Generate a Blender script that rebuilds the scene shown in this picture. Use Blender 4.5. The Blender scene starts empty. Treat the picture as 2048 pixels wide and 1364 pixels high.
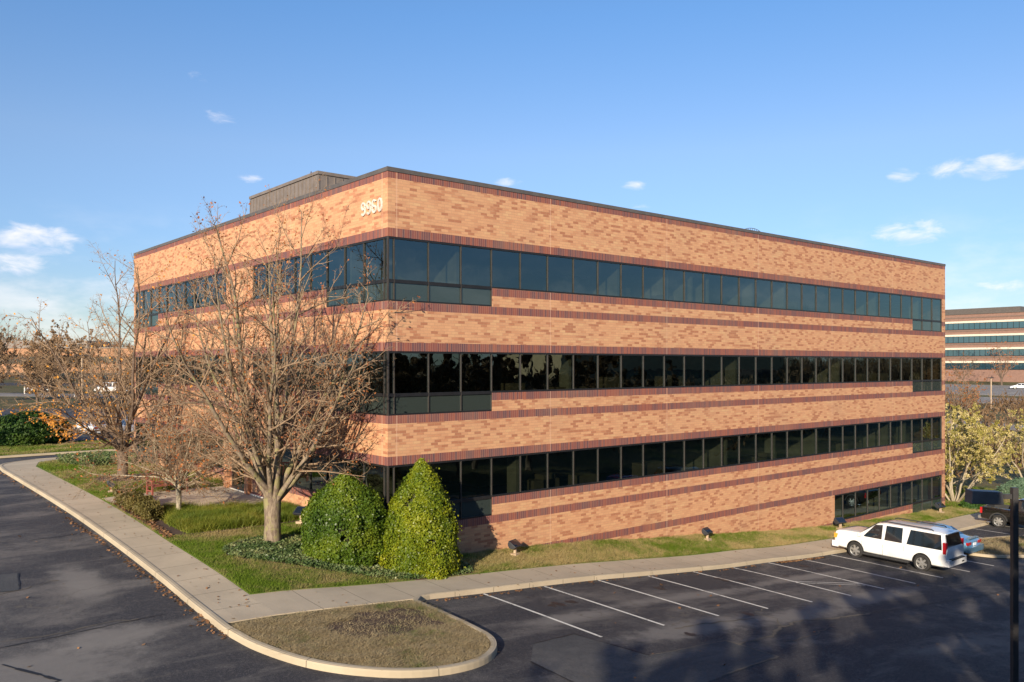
import bpy, bmesh, math, random
import numpy as np
from mathutils import Vector, Matrix
random.seed(7); rng = np.random.default_rng(11)
SC = bpy.context.scene; COL = SC.collection
R = math.radians
EYE = (-15.4958, -25.3249)

# ---------------------------------------------------------------- helpers
def link(name, me, mat=None, parent=None, kind=None):
    o = bpy.data.objects.new(name, me); COL.objects.link(o)
    if mat is not None and me is not None:
        for m in (mat if isinstance(mat, (list, tuple)) else [mat]): me.materials.append(m)
    if parent is not None: o.parent = parent
    if kind: o['kind'] = kind
    return o
def tag(o, label, cat, group=None, kind=None):
    o['label'] = label; o['category'] = cat
    if group: o['group'] = group
    if kind: o['kind'] = kind
    return o
def thing(name, label, cat, loc=(0, 0, 0), rz=0, group=None):
    o = bpy.data.objects.new(name, None); COL.objects.link(o)
    o.location = loc; o.rotation_euler = (0, 0, rz); o.empty_display_size = .3
    return tag(o, label, cat, group)
def dup(root, loc, rz, label=None, scale=1.0, group=None, mats=None):
    r = root.copy(); COL.objects.link(r); r.location = loc; r.rotation_euler = (0, 0, rz)
    r.scale = (scale,) * 3 if not isinstance(scale, tuple) else scale
    if label: r['label'] = label
    if group: r['group'] = group
    def rec(s, d):
        for ch in list(s.children):
            c = ch.copy(); COL.objects.link(c); c.parent = d
            if mats and c.name.split('.')[0] in mats:
                c.data = c.data.copy(); c.data.materials.clear(); c.data.materials.append(mats[c.name.split('.')[0]])
            rec(ch, c)
    rec(root, r)
    return r
class MB:
    def __init__(s): s.v = []; s.f = []; s.mi = []; s.uv = []
    def quad(s, pts, uv=None, mi=0):
        n = len(s.v); s.v += [tuple(p) for p in pts]; s.f.append(tuple(range(n, n + len(pts)))); s.mi.append(mi)
        s.uv += list(uv) if uv else [(0, 0)] * len(pts)
    def box(s, a, b, mi=0, M=None):
        x0, y0, z0 = a; x1, y1, z1 = b
        c = [(x0,y0,z0),(x1,y0,z0),(x1,y1,z0),(x0,y1,z0),(x0,y0,z1),(x1,y0,z1),(x1,y1,z1),(x0,y1,z1)]
        if M is not None: c = [tuple(M @ Vector(p)) for p in c]
        for q in ((0,3,2,1),(4,5,6,7),(0,1,5,4),(1,2,6,5),(2,3,7,6),(3,0,4,7)): s.quad([c[i] for i in q], mi=mi)
    def tube(s, pts, rad, n=6, mi=0, cap=False):
        pts = [Vector(p) for p in pts]; rings = []; base = len(s.v)
        for i, p in enumerate(pts):
            d = (pts[min(i+1, len(pts)-1)] - pts[max(i-1, 0)])
            d = d.normalized() if d.length > 1e-9 else Vector((0,0,1))
            a = d.orthogonal().normalized() if i == 0 else (pa - d * pa.dot(d)).normalized()
            pa = a; b = d.cross(a); r = rad[i] if hasattr(rad, '__len__') else rad
            for k in range(n):
                t = 2*math.pi*k/n; s.v.append(tuple(p + (a*math.cos(t) + b*math.sin(t))*r))
        for i in range(len(pts)-1):
            for k in range(n):
                k2 = (k+1) % n
                s.f.append((base+i*n+k, base+i*n+k2, base+(i+1)*n+k2, base+(i+1)*n+k)); s.mi.append(mi)
                s.uv += [(0,0)]*4
        if cap:
            for i, fl in ((0, 1), (len(pts)-1, 0)):
                q = [base+i*n+k for k in range(n)]
                s.f.append(tuple(q[::-1] if fl else q)); s.mi.append(mi); s.uv += [(0,0)]*n
    def mesh(s, name, smooth=False, merge=False):
        me = bpy.data.meshes.new(name); me.from_pydata(s.v, [], s.f)
        me.polygons.foreach_set('material_index', s.mi)
        l = me.uv_layers.new(name='UVMap'); l.data.foreach_set('uv', [c for u in s.uv for c in u])
        if merge:
            bm = bmesh.new(); bm.from_mesh(me); bmesh.ops.remove_doubles(bm, verts=bm.verts, dist=1e-4)
            (bmesh.ops.recalc_face_normals(bm, faces=bm.faces) if merge is True else None); bm.to_mesh(me); bm.free()
        if smooth: me.polygons.foreach_set('use_smooth', [True]*len(me.polygons))
        me.update(); return me
    def build(s, name, mat, parent=None, kind=None, smooth=False, merge=False, bevel=0, seg=2):
        o = link(name, s.mesh(name, smooth, merge), mat, parent, kind)
        if bevel:
            b = o.modifiers.new('bevel', 'BEVEL'); b.width = bevel; b.segments = seg; b.limit_method = 'ANGLE'
        return o
def mesh_np(name, V, k):
    """V: (n*k,3) verts, n faces of k consecutive verts"""
    V = np.asarray(V, np.float32).reshape(-1, 3); n = len(V)//k
    me = bpy.data.meshes.new(name)
    me.vertices.add(len(V)); me.vertices.foreach_set('co', V.ravel())
    me.loops.add(n*k); me.loops.foreach_set('vertex_index', np.arange(n*k, dtype=np.int32))
    me.polygons.add(n); me.polygons.foreach_set('loop_start', np.arange(0, n*k, k, dtype=np.int32))
    me.polygons.foreach_set('loop_total', np.full(n, k, dtype=np.int32))
    me.update(calc_edges=True); return me
def leaf_quads(C, size, rngl, up=0.0, out=None, asp=1.5):
    n = len(C); a = rngl.normal(size=(n,3)); a /= np.linalg.norm(a, axis=1)[:,None]
    nn = rngl.normal(size=(n,3))
    if out is not None: nn = nn*.7 + out
    nn[:,2] += up; nn /= np.linalg.norm(nn, axis=1)[:,None]
    a = a - nn*(a*nn).sum(1)[:,None]; a /= np.linalg.norm(a, axis=1)[:,None]
    b = np.cross(nn, a); s = (size*rngl.uniform(.6, 1.4, n))[:,None]
    a = a*s*asp*.5; b = b*s*.5
    return np.stack([C-a, C-b*1.0, C+a, C+b*1.0], 1).reshape(-1,3)

# ---------------------------------------------------------------- ground height (eye level is z = 0)
CP = []
for x, z in [(-7.5,-6.58),(-5.5,-6.66),(-3,-6.86),(-1,-7.03),(1.08,-7.21),(3.67,-7.41),(6.27,-7.63),(9,-7.91),(11.8,-8.19),(14.5,-8.45),(16.9,-8.61),(19.7,-8.87),(22.3,-9.05),(30,-9.5),(38,-9.85),(46,-10.1),(58,-10.6)]:
    CP += [(x,-4,z),(x,-10,z-.12),(x,-20,z-.25),(x,-35,z-.3)]
    if x > -5: CP.append((x,-2.4,z+.03))
CP += [(0,0,-6.92),(5.05,0,-7.22),(7.7,0,-7.36),(10.6,0,-7.6),(13.85,0,-7.93),(17.5,0,-8.23),(21.6,0,-8.65),(26.3,0,-9.05),(36.7,0,-9.6),(44.5,0,-9.9)]
for y, z in ((-4,-6.55),(-.5,-6.43),(2,-6.3),(6,-6.15),(10,-6.04),(15,-5.96),(22,-5.92),(30,-5.9),(40,-5.95)):
    CP += [(-7,y,z),(-12,y,z-.03),(-22,y,z-.05)]
    if y > -1: CP.append((-5.2,y,z+.02))
CP += [(0,2,-6.62),(0,4,-6.38),(0,6.2,-6.14),(0,8.2,-6.01),(0,10.8,-6.0),(0,15,-5.95),(0,22,-5.9),(0,30,-5.88),
 (-22,-4,-6.55),(-22,-15,-6.7),(-22,-35,-6.8),(-50,0,-6.5),(-50,-40,-6.5),(-50,40,-6),(-12,-12,-6.65),(-12,-30,-6.9),
 (20,40,-6.3),(45,30,-9.5),(0,50,-6.1),(0,70,-6.1),(30,60,-7.5),(55,15,-10.2),(60,40,-10),(75,0,-10.8),
 (13,120,-5.5),(20,160,-3.2),(-40,120,-5),(-60,200,-2.5),(40,220,-3),(60,120,-8),(-80,60,-5.5),(0,300,-2),(100,300,-3),(200,300,-3),
 (250,76,-4.8),(200,40,-6.3),(150,45,-9),(100,20,-11),(110,60,-10.2),(300,100,-4.5),(400,150,-4),(60,80,-8),(500,500,-4),(-300,300,-3),(600,0,-5),(-300,-100,-6),(0,600,-1.5),(100,-200,-8),(-100,-200,-7),(300,-200,-6),(250,200,-4)]
CPA = np.array(CP, float); PX = CPA[:,:2]; nP = len(PX)
A_ = np.zeros((nP+3, nP+3)); A_[:nP,:nP] = np.sqrt(((PX[:,None]-PX[None])**2).sum(-1)+4.0)
A_[:nP,:nP] -= np.eye(nP)*.15; A_[:nP,nP] = 1; A_[:nP,nP+1:] = PX; A_[nP,:nP] = 1; A_[nP+1:,:nP] = PX.T
WW = np.linalg.solve(A_, np.concatenate([CPA[:,2],[0,0,0]]))
def H(x, y):
    x = np.asarray(x, float); y = np.asarray(y, float)
    d = (x[...,None]-PX[:,0])**2 + (y[...,None]-PX[:,1])**2
    return np.sqrt(d+4.0) @ WW[:nP] + WW[nP] + WW[nP+1]*x + WW[nP+2]*y
def h(x, y): return float(H(x, y))

# ---------------------------------------------------------------- node helpers
class NT:
    def __init__(s, mat): s.nt = mat.node_tree; s.n = s.nt.nodes; s.l = s.nt.links
    def new(s, t, **kw):
        n = s.n.new(t)
        for k, v in kw.items():
            if k == 'inp':
                for kk, vv in v.items():
                    if isinstance(vv, bpy.types.NodeSocket): s.l.new(vv, n.inputs[kk])
                    else: n.inputs[kk].default_value = vv
            else: setattr(n, k, v)
        return n
    def math(s, op, a, b=None, c=None, clamp=False):
        n = s.n.new('ShaderNodeMath'); n.operation = op; n.use_clamp = clamp
        for i, x in enumerate((a, b, c)):
            if x is None: continue
            if isinstance(x, bpy.types.NodeSocket): s.l.new(x, n.inputs[i])
            else: n.inputs[i].default_value = x
        return n.outputs[0]
    def mix(s, f, a, b, blend='MIX'):
        n = s.n.new('ShaderNodeMix'); n.data_type = 'RGBA'; n.blend_type = blend
        for i, x in ((0, f), (6, a), (7, b)):
            if isinstance(x, bpy.types.NodeSocket): s.l.new(x, n.inputs[i])
            else: n.inputs[i].default_value = x if i == 0 else (*x[:3], 1)
        return n.outputs[2]
    def noise(s, vec, scale, detail=4, rough=.55, dist=0.0):
        n = s.new('ShaderNodeTexNoise', inp={'Scale': scale, 'Detail': detail, 'Roughness': rough, 'Distortion': dist})
        if vec is not None: s.l.new(vec, n.inputs['Vector'])
        return n.outputs['Fac']
    def ramp(s, fac, stops, interp='LINEAR'):
        n = s.n.new('ShaderNodeValToRGB'); n.color_ramp.interpolation = interp
        e = n.color_ramp.elements
        while len(e) > 1: e.remove(e[-1])
        e[0].position = stops[0][0]; e[0].color = (*stops[0][1], 1)
        for p, c in stops[1:]:
            q = e.new(p); q.color = (*c, 1)
        s.l.new(fac, n.inputs[0]); return n.outputs[0]
    def sstep(s, x, a, b): 
        n = s.new('ShaderNodeMapRange', interpolation_type='SMOOTHSTEP', inp={'From Min': a, 'From Max': b})
        s.l.new(x, n.inputs[0]); return n.outputs[0]
    def out(s, sh):
        o = s.n.new('ShaderNodeOutputMaterial'); s.l.new(sh, o.inputs[0])
def newmat(name):
    m = bpy.data.materials.new(name); m.use_nodes = True; m.node_tree.nodes.clear(); return m, NT(m)
def pbr(name, col, rough=.6, metal=0, spec=.5, bump=None, coat=0):
    m, t = newmat(name)
    b = t.new('ShaderNodeBsdfPrincipled', inp={'Roughness': rough, 'Metallic': metal, 'Specular IOR Level': spec, 'Coat Weight': coat})
    pos = t.new('ShaderNodeNewGeometry').outputs['Position']
    nz = t.noise(pos, 3.0, 5)
    c = t.mix(t.sstep(nz, .3, .7), tuple(x*.86 for x in col), tuple(min(1, x*1.1) for x in col))
    t.l.new(c, b.inputs['Base Color'])
    if bump:
        bn = t.new('ShaderNodeBump', inp={'Strength': bump[1], 'Distance': .02, 'Height': t.noise(pos, bump[0], 6)})
        t.l.new(bn.outputs[0], b.inputs['Normal'])
    t.out(b.outputs[0]); return m
def objcoord(t): return t.new('ShaderNodeNewGeometry').outputs['Position']

# brick: running bond with occasional darker bricks, soldier courses at fixed heights of each storey
HEADS = [4.50, 0.475, -3.545, -7.56]; PITCH = 4.02
def brick_material():
    m, t = newmat('brick')
    uv = t.new('ShaderNodeUVMap', uv_map='UVMap').outputs[0]
    sep = t.new('ShaderNodeSeparateXYZ', inp={0: uv}); u, v = sep.outputs[0], sep.outputs[1]
    def brick(vec, w, hgt, mort, off):
        n = t.new('ShaderNodeTexBrick', offset=off, squash=1.0, inp={'Scale': 1.0, 'Mortar Size': mort, 'Mortar Smooth': .3, 'Bias': 0.0, 'Brick Width': w, 'Row Height': hgt,
            'Color1': (0,0,0,1), 'Color2': (1,1,1,1), 'Mortar': (.5,.5,.5,1)})
        t.l.new(vec, n.inputs['Vector']); return n
    b1 = brick(uv, .305, .1016, .006, .5)
    tt = t.math('MULTIPLY', t.math('FRACT', t.math('DIVIDE', t.math('ADD', v, 40.2-.475), PITCH)), PITCH)
    def band(x, a, b): return t.math('MULTIPLY', t.math('GREATER_THAN', x, a), t.math('LESS_THAN', x, b))
    low = t.math('MULTIPLY', band(tt, 1.455, 1.75), t.math('LESS_THAN', v, 5.0))
    sill = t.math('MULTIPLY', band(tt, 2.165, 2.455), t.math('LESS_THAN', v, 5.0))
    sol = t.math('MAXIMUM', t.math('MAXIMUM', t.math('LESS_THAN', tt, .305), low), t.math('MAXIMUM', sill, band(v, 6.55, 6.9)))
    # soldier bricks: one narrow cell every 0.1 m, random tone
    cell = t.math('FLOOR', t.math('DIVIDE', u, .1)); fu = t.math('FRACT', t.math('DIVIDE', u, .1))
    rowid = t.math('FLOOR', t.math('MULTIPLY', v, 1.25))
    wn = t.new('ShaderNodeTexWhiteNoise', noise_dimensions='2D', inp={0: t.new('ShaderNodeCombineXYZ', inp={0: cell, 1: rowid}).outputs[0]}).outputs[0]
    patch = t.noise(t.new('ShaderNodeCombineXYZ', inp={0: u, 1: rowid}).outputs[0], .55, 2)
    st = t.math('ADD', t.math('MULTIPLY', wn, .6), t.math('MULTIPLY', patch, .6))
    scol = t.ramp(st, [(.25,(.28,.088,.055)),(.42,(.235,.075,.056)),(.6,(.195,.068,.060)),(.75,(.155,.065,.064)),(.95,(.115,.06,.068))])
    smort = t.math('MAXIMUM', t.math('LESS_THAN', fu, .1), t.math('GREATER_THAN', fu, .93))
    scol = t.mix(smort, scol, (.31,.16,.11))
    # running bond
    rnd = t.new('ShaderNodeSeparateColor', inp={0: b1.outputs['Color']}).outputs[0]
    clus = t.noise(t.new('ShaderNodeVectorMath', operation='MULTIPLY', inp={0: uv, 1: (1,2.2,1)}).outputs[0], 1.1, 3)
    bt = t.math('ADD', t.math('MULTIPLY', rnd, .86), t.math('MULTIPLY', clus, .50))
    bcol = t.ramp(bt, [(.2,(.60,.36,.185)),(.42,(.55,.285,.15)),(.60,(.60,.325,.17)),(.74,(.54,.28,.15)),(.86,(.51,.25,.13)),(.96,(.45,.20,.105)),(1.0,(.38,.16,.085))])
    jit = t.noise(uv, 22, 3)
    bcol = t.mix(.22, bcol, t.ramp(jit, [(.3,(.35,.35,.35)),(.7,(.62,.62,.62))]), 'OVERLAY')
    bcol = t.mix(b1.outputs['Fac'], bcol, (.44,.25,.14))
    col = t.mix(sol, bcol, scol)
    # control joints
    ju = t.math('FRACT', t.math('DIVIDE', t.math('SUBTRACT', u, .36), 7.335))
    col = t.mix(t.math('MULTIPLY', t.math('LESS_THAN', ju, .0035), .7), col, (.66,.42,.29))
    # weathering and splash dirt near the ground
    wz = t.noise(uv, .35, 5, .6)
    col = t.mix(t.math('MULTIPLY', t.sstep(wz, .45, .75), .22), col, (.33,.22,.14))
    b = t.new('ShaderNodeBsdfPrincipled', inp={'Base Color': col, 'Roughness': .75, 'Specular IOR Level': .35})
    hgt = t.math('SUBTRACT', 1.0, t.math('MULTIPLY', b1.outputs['Fac'], t.math('SUBTRACT', 1, sol)))
    hgt = t.math('SUBTRACT', hgt, t.math('MULTIPLY', smort, sol))
    t.l.new(t.new('ShaderNodeBump', inp={'Strength': .5, 'Distance': .006, 'Height': hgt}).outputs[0], b.inputs['Normal'])
    t.out(b.outputs[0]); return m
def glass_material(name, tint, ior, tr, wav=.012):
    m, t = newmat(name)
    pos = objcoord(t)
    bn = t.new('ShaderNodeBump', inp={'Strength': .25, 'Distance': wav, 'Height': t.noise(pos, .9, 2)})
    bf = t.new('ShaderNodeNewGeometry').outputs['Backfacing']
    iorv = t.math('ADD', ior, t.math('MULTIPLY', bf, 1/ior-ior))   # same reflectance from both sides of the pane
    fr = t.new('ShaderNodeFresnel', inp={'IOR': iorv, 'Normal': bn.outputs[0]}).outputs[0]
    gl = t.new('ShaderNodeBsdfGlossy', inp={'Color': (.66,.92,1,1), 'Roughness': 0.0, 'Normal': bn.outputs[0]})
    if tr: base = t.new('ShaderNodeBsdfTransparent', inp={'Color': (*tint,1)})
    else: base = t.new('ShaderNodeBsdfDiffuse', inp={'Color': (*tint,1)})
    mx = t.new('ShaderNodeMixShader', inp={0: fr, 1: base.outputs[0], 2: gl.outputs[0]})
    t.out(mx.outputs[0]); return m
def leaf_material(name, stops, scale=1.2, trans=.35, rough=.55):
    m, t = newmat(name)
    pos = objcoord(t)
    big = t.noise(pos, scale, 3); fine = t.noise(pos, 23, 1)
    f = t.math('ADD', t.math('MULTIPLY', big, .55), t.math('MULTIPLY', fine, .45))
    c = t.ramp(f, stops)
    b = t.new('ShaderNodeBsdfPrincipled', inp={'Base Color': c, 'Roughness': rough, 'Specular IOR Level': .3})
    tl = t.new('ShaderNodeBsdfTranslucent', inp={'Color': c})
    mx = t.new('ShaderNodeMixShader', inp={0: trans, 1: b.outputs[0], 2: tl.outputs[0]})
    t.out(mx.outputs[0]); return m
def grass_material(name, dry=.5, blades=False, green=((.09,.16,.010),(.18,.25,.020)), straw=((.46,.36,.17),(.30,.23,.09))):
    m, t = newmat(name)
    pos = objcoord(t)
    n1 = t.noise(pos, .42, 4, .6, .3); n2 = t.noise(pos, 5.0, 5, .7); n3 = t.noise(pos, 40.0, 3, .7)
    g = t.mix(n2, green[0], green[1]); s = t.mix(n2, straw[0], straw[1])
    f = t.sstep(t.math('ADD', t.math('MULTIPLY', n1, .7), t.math('MULTIPLY', n2, .45)), 1-dry-.12, 1-dry+.12)
    c = t.mix(f, g, s)
    c = t.mix(t.math('MULTIPLY', n3, .8), c, tuple(x*.4 for x in green[0]), 'MIX') if not blades else t.mix(.35, c, t.ramp(n3, [(.3,(.3,.3,.3)),(.7,(.75,.75,.75))]), 'OVERLAY')
    b = t.new('ShaderNodeBsdfPrincipled', inp={'Base Color': c, 'Roughness': .7, 'Specular IOR Level': .25})
    if blades:
        tl = t.new('ShaderNodeBsdfTranslucent', inp={'Color': c})
        t.out(t.new('ShaderNodeMixShader', inp={0: .35, 1: b.outputs[0], 2: tl.outputs[0]}).outputs[0])
    else:
        t.l.new(t.new('ShaderNodeBump', inp={'Strength': .8, 'Distance': .05, 'Height': n3}).outputs[0], b.inputs['Normal'])
        t.out(b.outputs[0])
    return m
def asphalt_material(name, dark, light, amt, seed):
    m, t = newmat(name)
    pos = t.new('ShaderNodeVectorMath', operation='ADD', inp={0: objcoord(t), 1: (seed*13.1, seed*7.7, 0)}).outputs[0]
    sx = t.new('ShaderNodeVectorMath', operation='MULTIPLY', inp={0: pos, 1: (.7,1.6,1)}).outputs[0]
    n1 = t.noise(sx, .28, 5, .6, .5); n2 = t.noise(pos, 2.2, 6, .7); n3 = t.noise(pos, 70, 3, .8)
    f = t.sstep(t.math('ADD', t.math('MULTIPLY', n1, .8), t.math('MULTIPLY', n2, .25)), .48, .70)
    c = t.mix(t.math('MULTIPLY', f, amt), dark, light)
    n4 = t.noise(pos, 13, 4, .8); c = t.mix(t.math('MULTIPLY', t.sstep(n4, .5, .70), .6), c, light); c = t.mix(t.math('MULTIPLY', t.sstep(n4, .48, .32), .5), c, tuple(x*.55 for x in dark))
    c = t.mix(t.sstep(n3, .56, .68), c, tuple(x*2.0 for x in light))
    st = t.new('ShaderNodeVectorMath', operation='MULTIPLY', inp={0: pos, 1: (.35,2.4,1)}).outputs[0]
    c = t.mix(t.math('MULTIPLY', t.sstep(t.noise(st, .8, 4, .6), .56, .74), .5), c, light)
    c = t.mix(t.sstep(n3, .42, .30), c, tuple(x*.5 for x in dark))
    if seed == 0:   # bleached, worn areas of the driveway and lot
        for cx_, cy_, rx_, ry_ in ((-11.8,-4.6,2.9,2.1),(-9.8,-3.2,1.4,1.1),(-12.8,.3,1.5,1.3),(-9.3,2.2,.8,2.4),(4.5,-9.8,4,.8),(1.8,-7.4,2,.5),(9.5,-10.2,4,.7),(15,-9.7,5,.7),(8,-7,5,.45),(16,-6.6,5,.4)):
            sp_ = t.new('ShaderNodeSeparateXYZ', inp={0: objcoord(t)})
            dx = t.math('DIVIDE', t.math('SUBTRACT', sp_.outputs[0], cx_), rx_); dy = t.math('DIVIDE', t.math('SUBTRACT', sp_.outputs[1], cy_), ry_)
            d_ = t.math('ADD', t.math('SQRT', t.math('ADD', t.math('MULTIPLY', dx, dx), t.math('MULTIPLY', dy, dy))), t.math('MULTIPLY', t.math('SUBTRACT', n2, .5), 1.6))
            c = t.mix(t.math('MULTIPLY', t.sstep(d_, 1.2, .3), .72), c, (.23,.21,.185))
    cr = t.new('ShaderNodeTexVoronoi', feature='DISTANCE_TO_EDGE', inp={'Scale': .16})
    wv = t.new('ShaderNodeVectorMath', operation='ADD', inp={0: pos, 1: t.new('ShaderNodeVectorMath', operation='SCALE', inp={0: t.new('ShaderNodeTexNoise', inp={'Vector': pos, 'Scale': .9, 'Detail': 5}).outputs['Color'], 'Scale': 2.2}).outputs[0]})
    t.l.new(wv.outputs[0], cr.inputs['Vector'])
    crk = t.math('MULTIPLY', t.math('LESS_THAN', cr.outputs[0], .0038), t.sstep(n1, .46, .54))
    c = t.mix(t.math('MULTIPLY', crk, .75), c, (.12,.105,.085))
    b = t.new('ShaderNodeBsdfPrincipled', inp={'Base Color': c, 'Roughness': .82, 'Specular IOR Level': .3})
    t.l.new(t.new('ShaderNodeBump', inp={'Strength': .6, 'Distance': .008, 'Height': n3}).outputs[0], b.inputs['Normal'])
    t.out(b.outputs[0]); return m
def concrete_material(name, col, axis=None, joint=1.52, jcol=None):
    m, t = newmat(name)
    pos = objcoord(t); sep = t.new('ShaderNodeSeparateXYZ', inp={0: pos})
    n1 = t.noise(pos, .5, 5, .6); n2 = t.noise(pos, 9, 5, .7); n3 = t.noise(pos, 90, 2)
    c = t.mix(t.sstep(n1, .35, .7), col, tuple(x*.82 for x in col))
    c = t.mix(t.math('MULTIPLY', t.sstep(n2, .55, .8), .35), c, tuple(x*.6 for x in col))
    c = t.mix(t.math('MULTIPLY', n3, .25), c, tuple(x*.6 for x in col))
    if axis is not None:
        cell = t.math('DIVIDE', sep.outputs[axis], joint)
        wn = t.new('ShaderNodeTexWhiteNoise', noise_dimensions='1D'); t.l.new(t.math('FLOOR', cell), wn.inputs['W'])
        c = t.mix(t.math('MULTIPLY', wn.outputs[0], .16), c, tuple(x*.62 for x in col))
        c = t.mix(t.math('LESS_THAN', t.math('FRACT', cell), .02/joint), c, jcol or tuple(x*.3 for x in col))
    b = t.new('ShaderNodeBsdfPrincipled', inp={'Base Color': c, 'Roughness': .85, 'Specular IOR Level': .25})
    t.l.new(t.new('ShaderNodeBump', inp={'Strength': .3, 'Distance': .01, 'Height': n2}).outputs[0], b.inputs['Normal'])
    t.out(b.outputs[0]); return m
def bark_material(name, c1, c2, lich=None):
    m, t = newmat(name)
    pos = objcoord(t)
    st = t.new('ShaderNodeVectorMath', operation='MULTIPLY', inp={0: pos, 1: (1,1,.25)}).outputs[0]
    n = t.noise(st, 14, 5, .7); c = t.mix(t.sstep(n, .3, .7), c1, c2)
    if lich: c = t.mix(t.math('MULTIPLY', t.sstep(t.noise(pos, 3.2, 4), .5, .62), .75), c, lich)
    b = t.new('ShaderNodeBsdfPrincipled', inp={'Base Color': c, 'Roughness': .85, 'Specular IOR Level': .2})
    t.l.new(t.new('ShaderNodeBump', inp={'Strength': .6, 'Distance': .03, 'Height': n}).outputs[0], b.inputs['Normal'])
    t.out(b.outputs[0]); return m

M = {}
M['brick'] = brick_material()
M['glass'] = glass_material('window_glass', (.17,.185,.15), 2.2, True)
M['spandrel'] = glass_material('spandrel_glass', (.035,.045,.04), 1.75, False)
M['mull'] = pbr('mullion', (.055,.047,.04), .5, .2)
M['frame'] = pbr('window_frame', (.028,.027,.028), .4, .4)
M['coping'] = pbr('coping_metal', (.135,.115,.098), .45, .3)
M['roof'] = pbr('roof_gravel', (.28,.26,.23), .9)
M['intwall'] = pbr('interior_paint', (.62,.60,.52), .8)
M['intfloor'] = pbr('interior_carpet', (.10,.09,.08), .9)
M['white'] = pbr('white_paint', (.66,.63,.56), .5)
M['conc_l'] = concrete_material('concrete_left', (.56,.46,.325), 1, 1.55)
M['conc_r'] = concrete_material('concrete_right', (.56,.46,.325), 0, 1.55)
M['patio'] = concrete_material('patio_concrete', (.55,.45,.32), 0, 3.1)
M['kerb'] = concrete_material('kerb_concrete', (.50,.415,.29))
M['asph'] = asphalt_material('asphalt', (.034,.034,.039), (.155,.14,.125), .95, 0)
M['patch'] = asphalt_material('asphalt_patch', (.060,.062,.064), (.13,.122,.112), .9, 3)
M['crack'] = pbr('crack_filler', (.125,.105,.08), .9)
M['seam'] = pbr('tar_seam', (.012,.012,.014), .7)
def worn_paint():
    m, t = newmat('line_paint'); pos = objcoord(t)
    f = t.sstep(t.math('ADD', t.math('MULTIPLY', t.noise(pos, 16, 4, .8), .7), t.math('MULTIPLY', t.noise(pos, 1.3, 3), .45)), .62, .74)
    c = t.mix(f, t.mix(t.noise(pos, 4, 4), (.74,.71,.63), (.52,.50,.45)), (.07,.068,.068))
    b = t.new('ShaderNodeBsdfPrincipled', inp={'Base Color': c, 'Roughness': .8}); t.out(b.outputs[0]); return m
M['line'] = worn_paint()
M['soil'] = pbr('mulch', (.075,.042,.028), .95, bump=(30,.8))
M['grass_base'] = grass_material('lawn_base', .40)
M['grass'] = grass_material('grass_blades', .40, True)
M['strip_base'] = grass_material('strip_base', .45)
M['strip'] = grass_material('strip_blades', .45, True, ((.095,.165,.012),(.19,.26,.022)), ((.55,.43,.20),(.36,.28,.11)))
M['dry_base'] = grass_material('dry_base', .54, False, ((.05,.08,.015),(.09,.12,.025)), ((.27,.21,.11),(.12,.085,.045)))
M['dry'] = grass_material('dry_blades', .54, True, ((.07,.13,.015),(.13,.19,.03)), ((.56,.46,.27),(.24,.17,.09)))
M['ground'] = grass_material('field', .50, False, ((.06,.10,.02),(.11,.14,.03)), ((.24,.19,.09),(.17,.12,.06)))
M['bark'] = bark_material('bark_grey', (.12,.085,.06), (.30,.235,.165), (.26,.235,.10))
M['bark_pale'] = bark_material('bark_pale', (.28,.23,.15), (.46,.39,.28))
M['bark_dark'] = bark_material('bark_brown', (.09,.06,.045), (.19,.14,.10))
M['twig'] = bark_material('twig', (.165,.105,.062), (.33,.235,.15))
M['russet'] = leaf_material('russet_leaves', [(.3,(.20,.12,.06)),(.5,(.34,.22,.12)),(.7,(.46,.30,.17))], .4, .3)
M['rust'] = leaf_material('rust_leaves', [(.3,(.22,.06,.03)),(.5,(.42,.15,.05)),(.7,(.62,.27,.07))], 1.5)
M['orange'] = leaf_material('orange_leaves', [(.3,(.55,.16,.03)),(.5,(.75,.32,.05)),(.7,(.80,.48,.08))], 2.0)
M['ever'] = leaf_material('holly_leaves', [(.30,(.03,.055,.008)),(.43,(.10,.15,.010)),(.55,(.22,.25,.012)),(.70,(.42,.38,.03))], .9, .25, .4)
M['ever2'] = leaf_material('holly_leaves_dark', [(.30,(.025,.055,.008)),(.46,(.07,.125,.012)),(.60,(.16,.21,.016)),(.76,(.32,.33,.03))], .9, .25, .4)
M['hedge'] = leaf_material('yew_leaves', [(.3,(.015,.045,.008)),(.5,(.035,.085,.012)),(.7,(.10,.15,.02))], .6, .2)
M['ivy'] = leaf_material('ivy_leaves', [(.3,(.025,.055,.015)),(.45,(.08,.13,.04)),(.58,(.20,.23,.09)),(.72,(.36,.24,.11))], 1.5, .2, .4)
M['lirio'] = leaf_material('lily_turf', [(.3,(.06,.11,.01)),(.46,(.13,.18,.018)),(.6,(.26,.25,.035)),(.74,(.42,.31,.09))], .8, .3)
M['dwarf'] = leaf_material('dwarf_shrub', [(.3,(.10,.075,.03)),(.5,(.15,.13,.035)),(.65,(.22,.15,.05)),(.8,(.14,.22,.02))], 1.2, .3)
M['brownleaf'] = leaf_material('brown_leaves', [(.3,(.09,.05,.025)),(.5,(.17,.10,.05)),(.7,(.27,.18,.09))], .4, .25)
M['paleleaf'] = leaf_material('pale_leaves', [(.3,(.10,.12,.02)),(.42,(.26,.24,.04)),(.52,(.52,.42,.12)),(.62,(.78,.68,.42)),(.72,(.55,.33,.18))], 1.2, .3)
M['litter'] = leaf_material('litter_leaves', [(.3,(.10,.05,.025)),(.5,(.22,.11,.05)),(.7,(.36,.21,.09))], 2.0, .1)
M['dark'] = pbr('dark_metal', (.022,.023,.026), .45, .3)
M['pole'] = pbr('bronze_pole', (.055,.052,.052), .5, .3)
M['post'] = pbr('concrete_post', (.45,.33,.22), .85)
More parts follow.
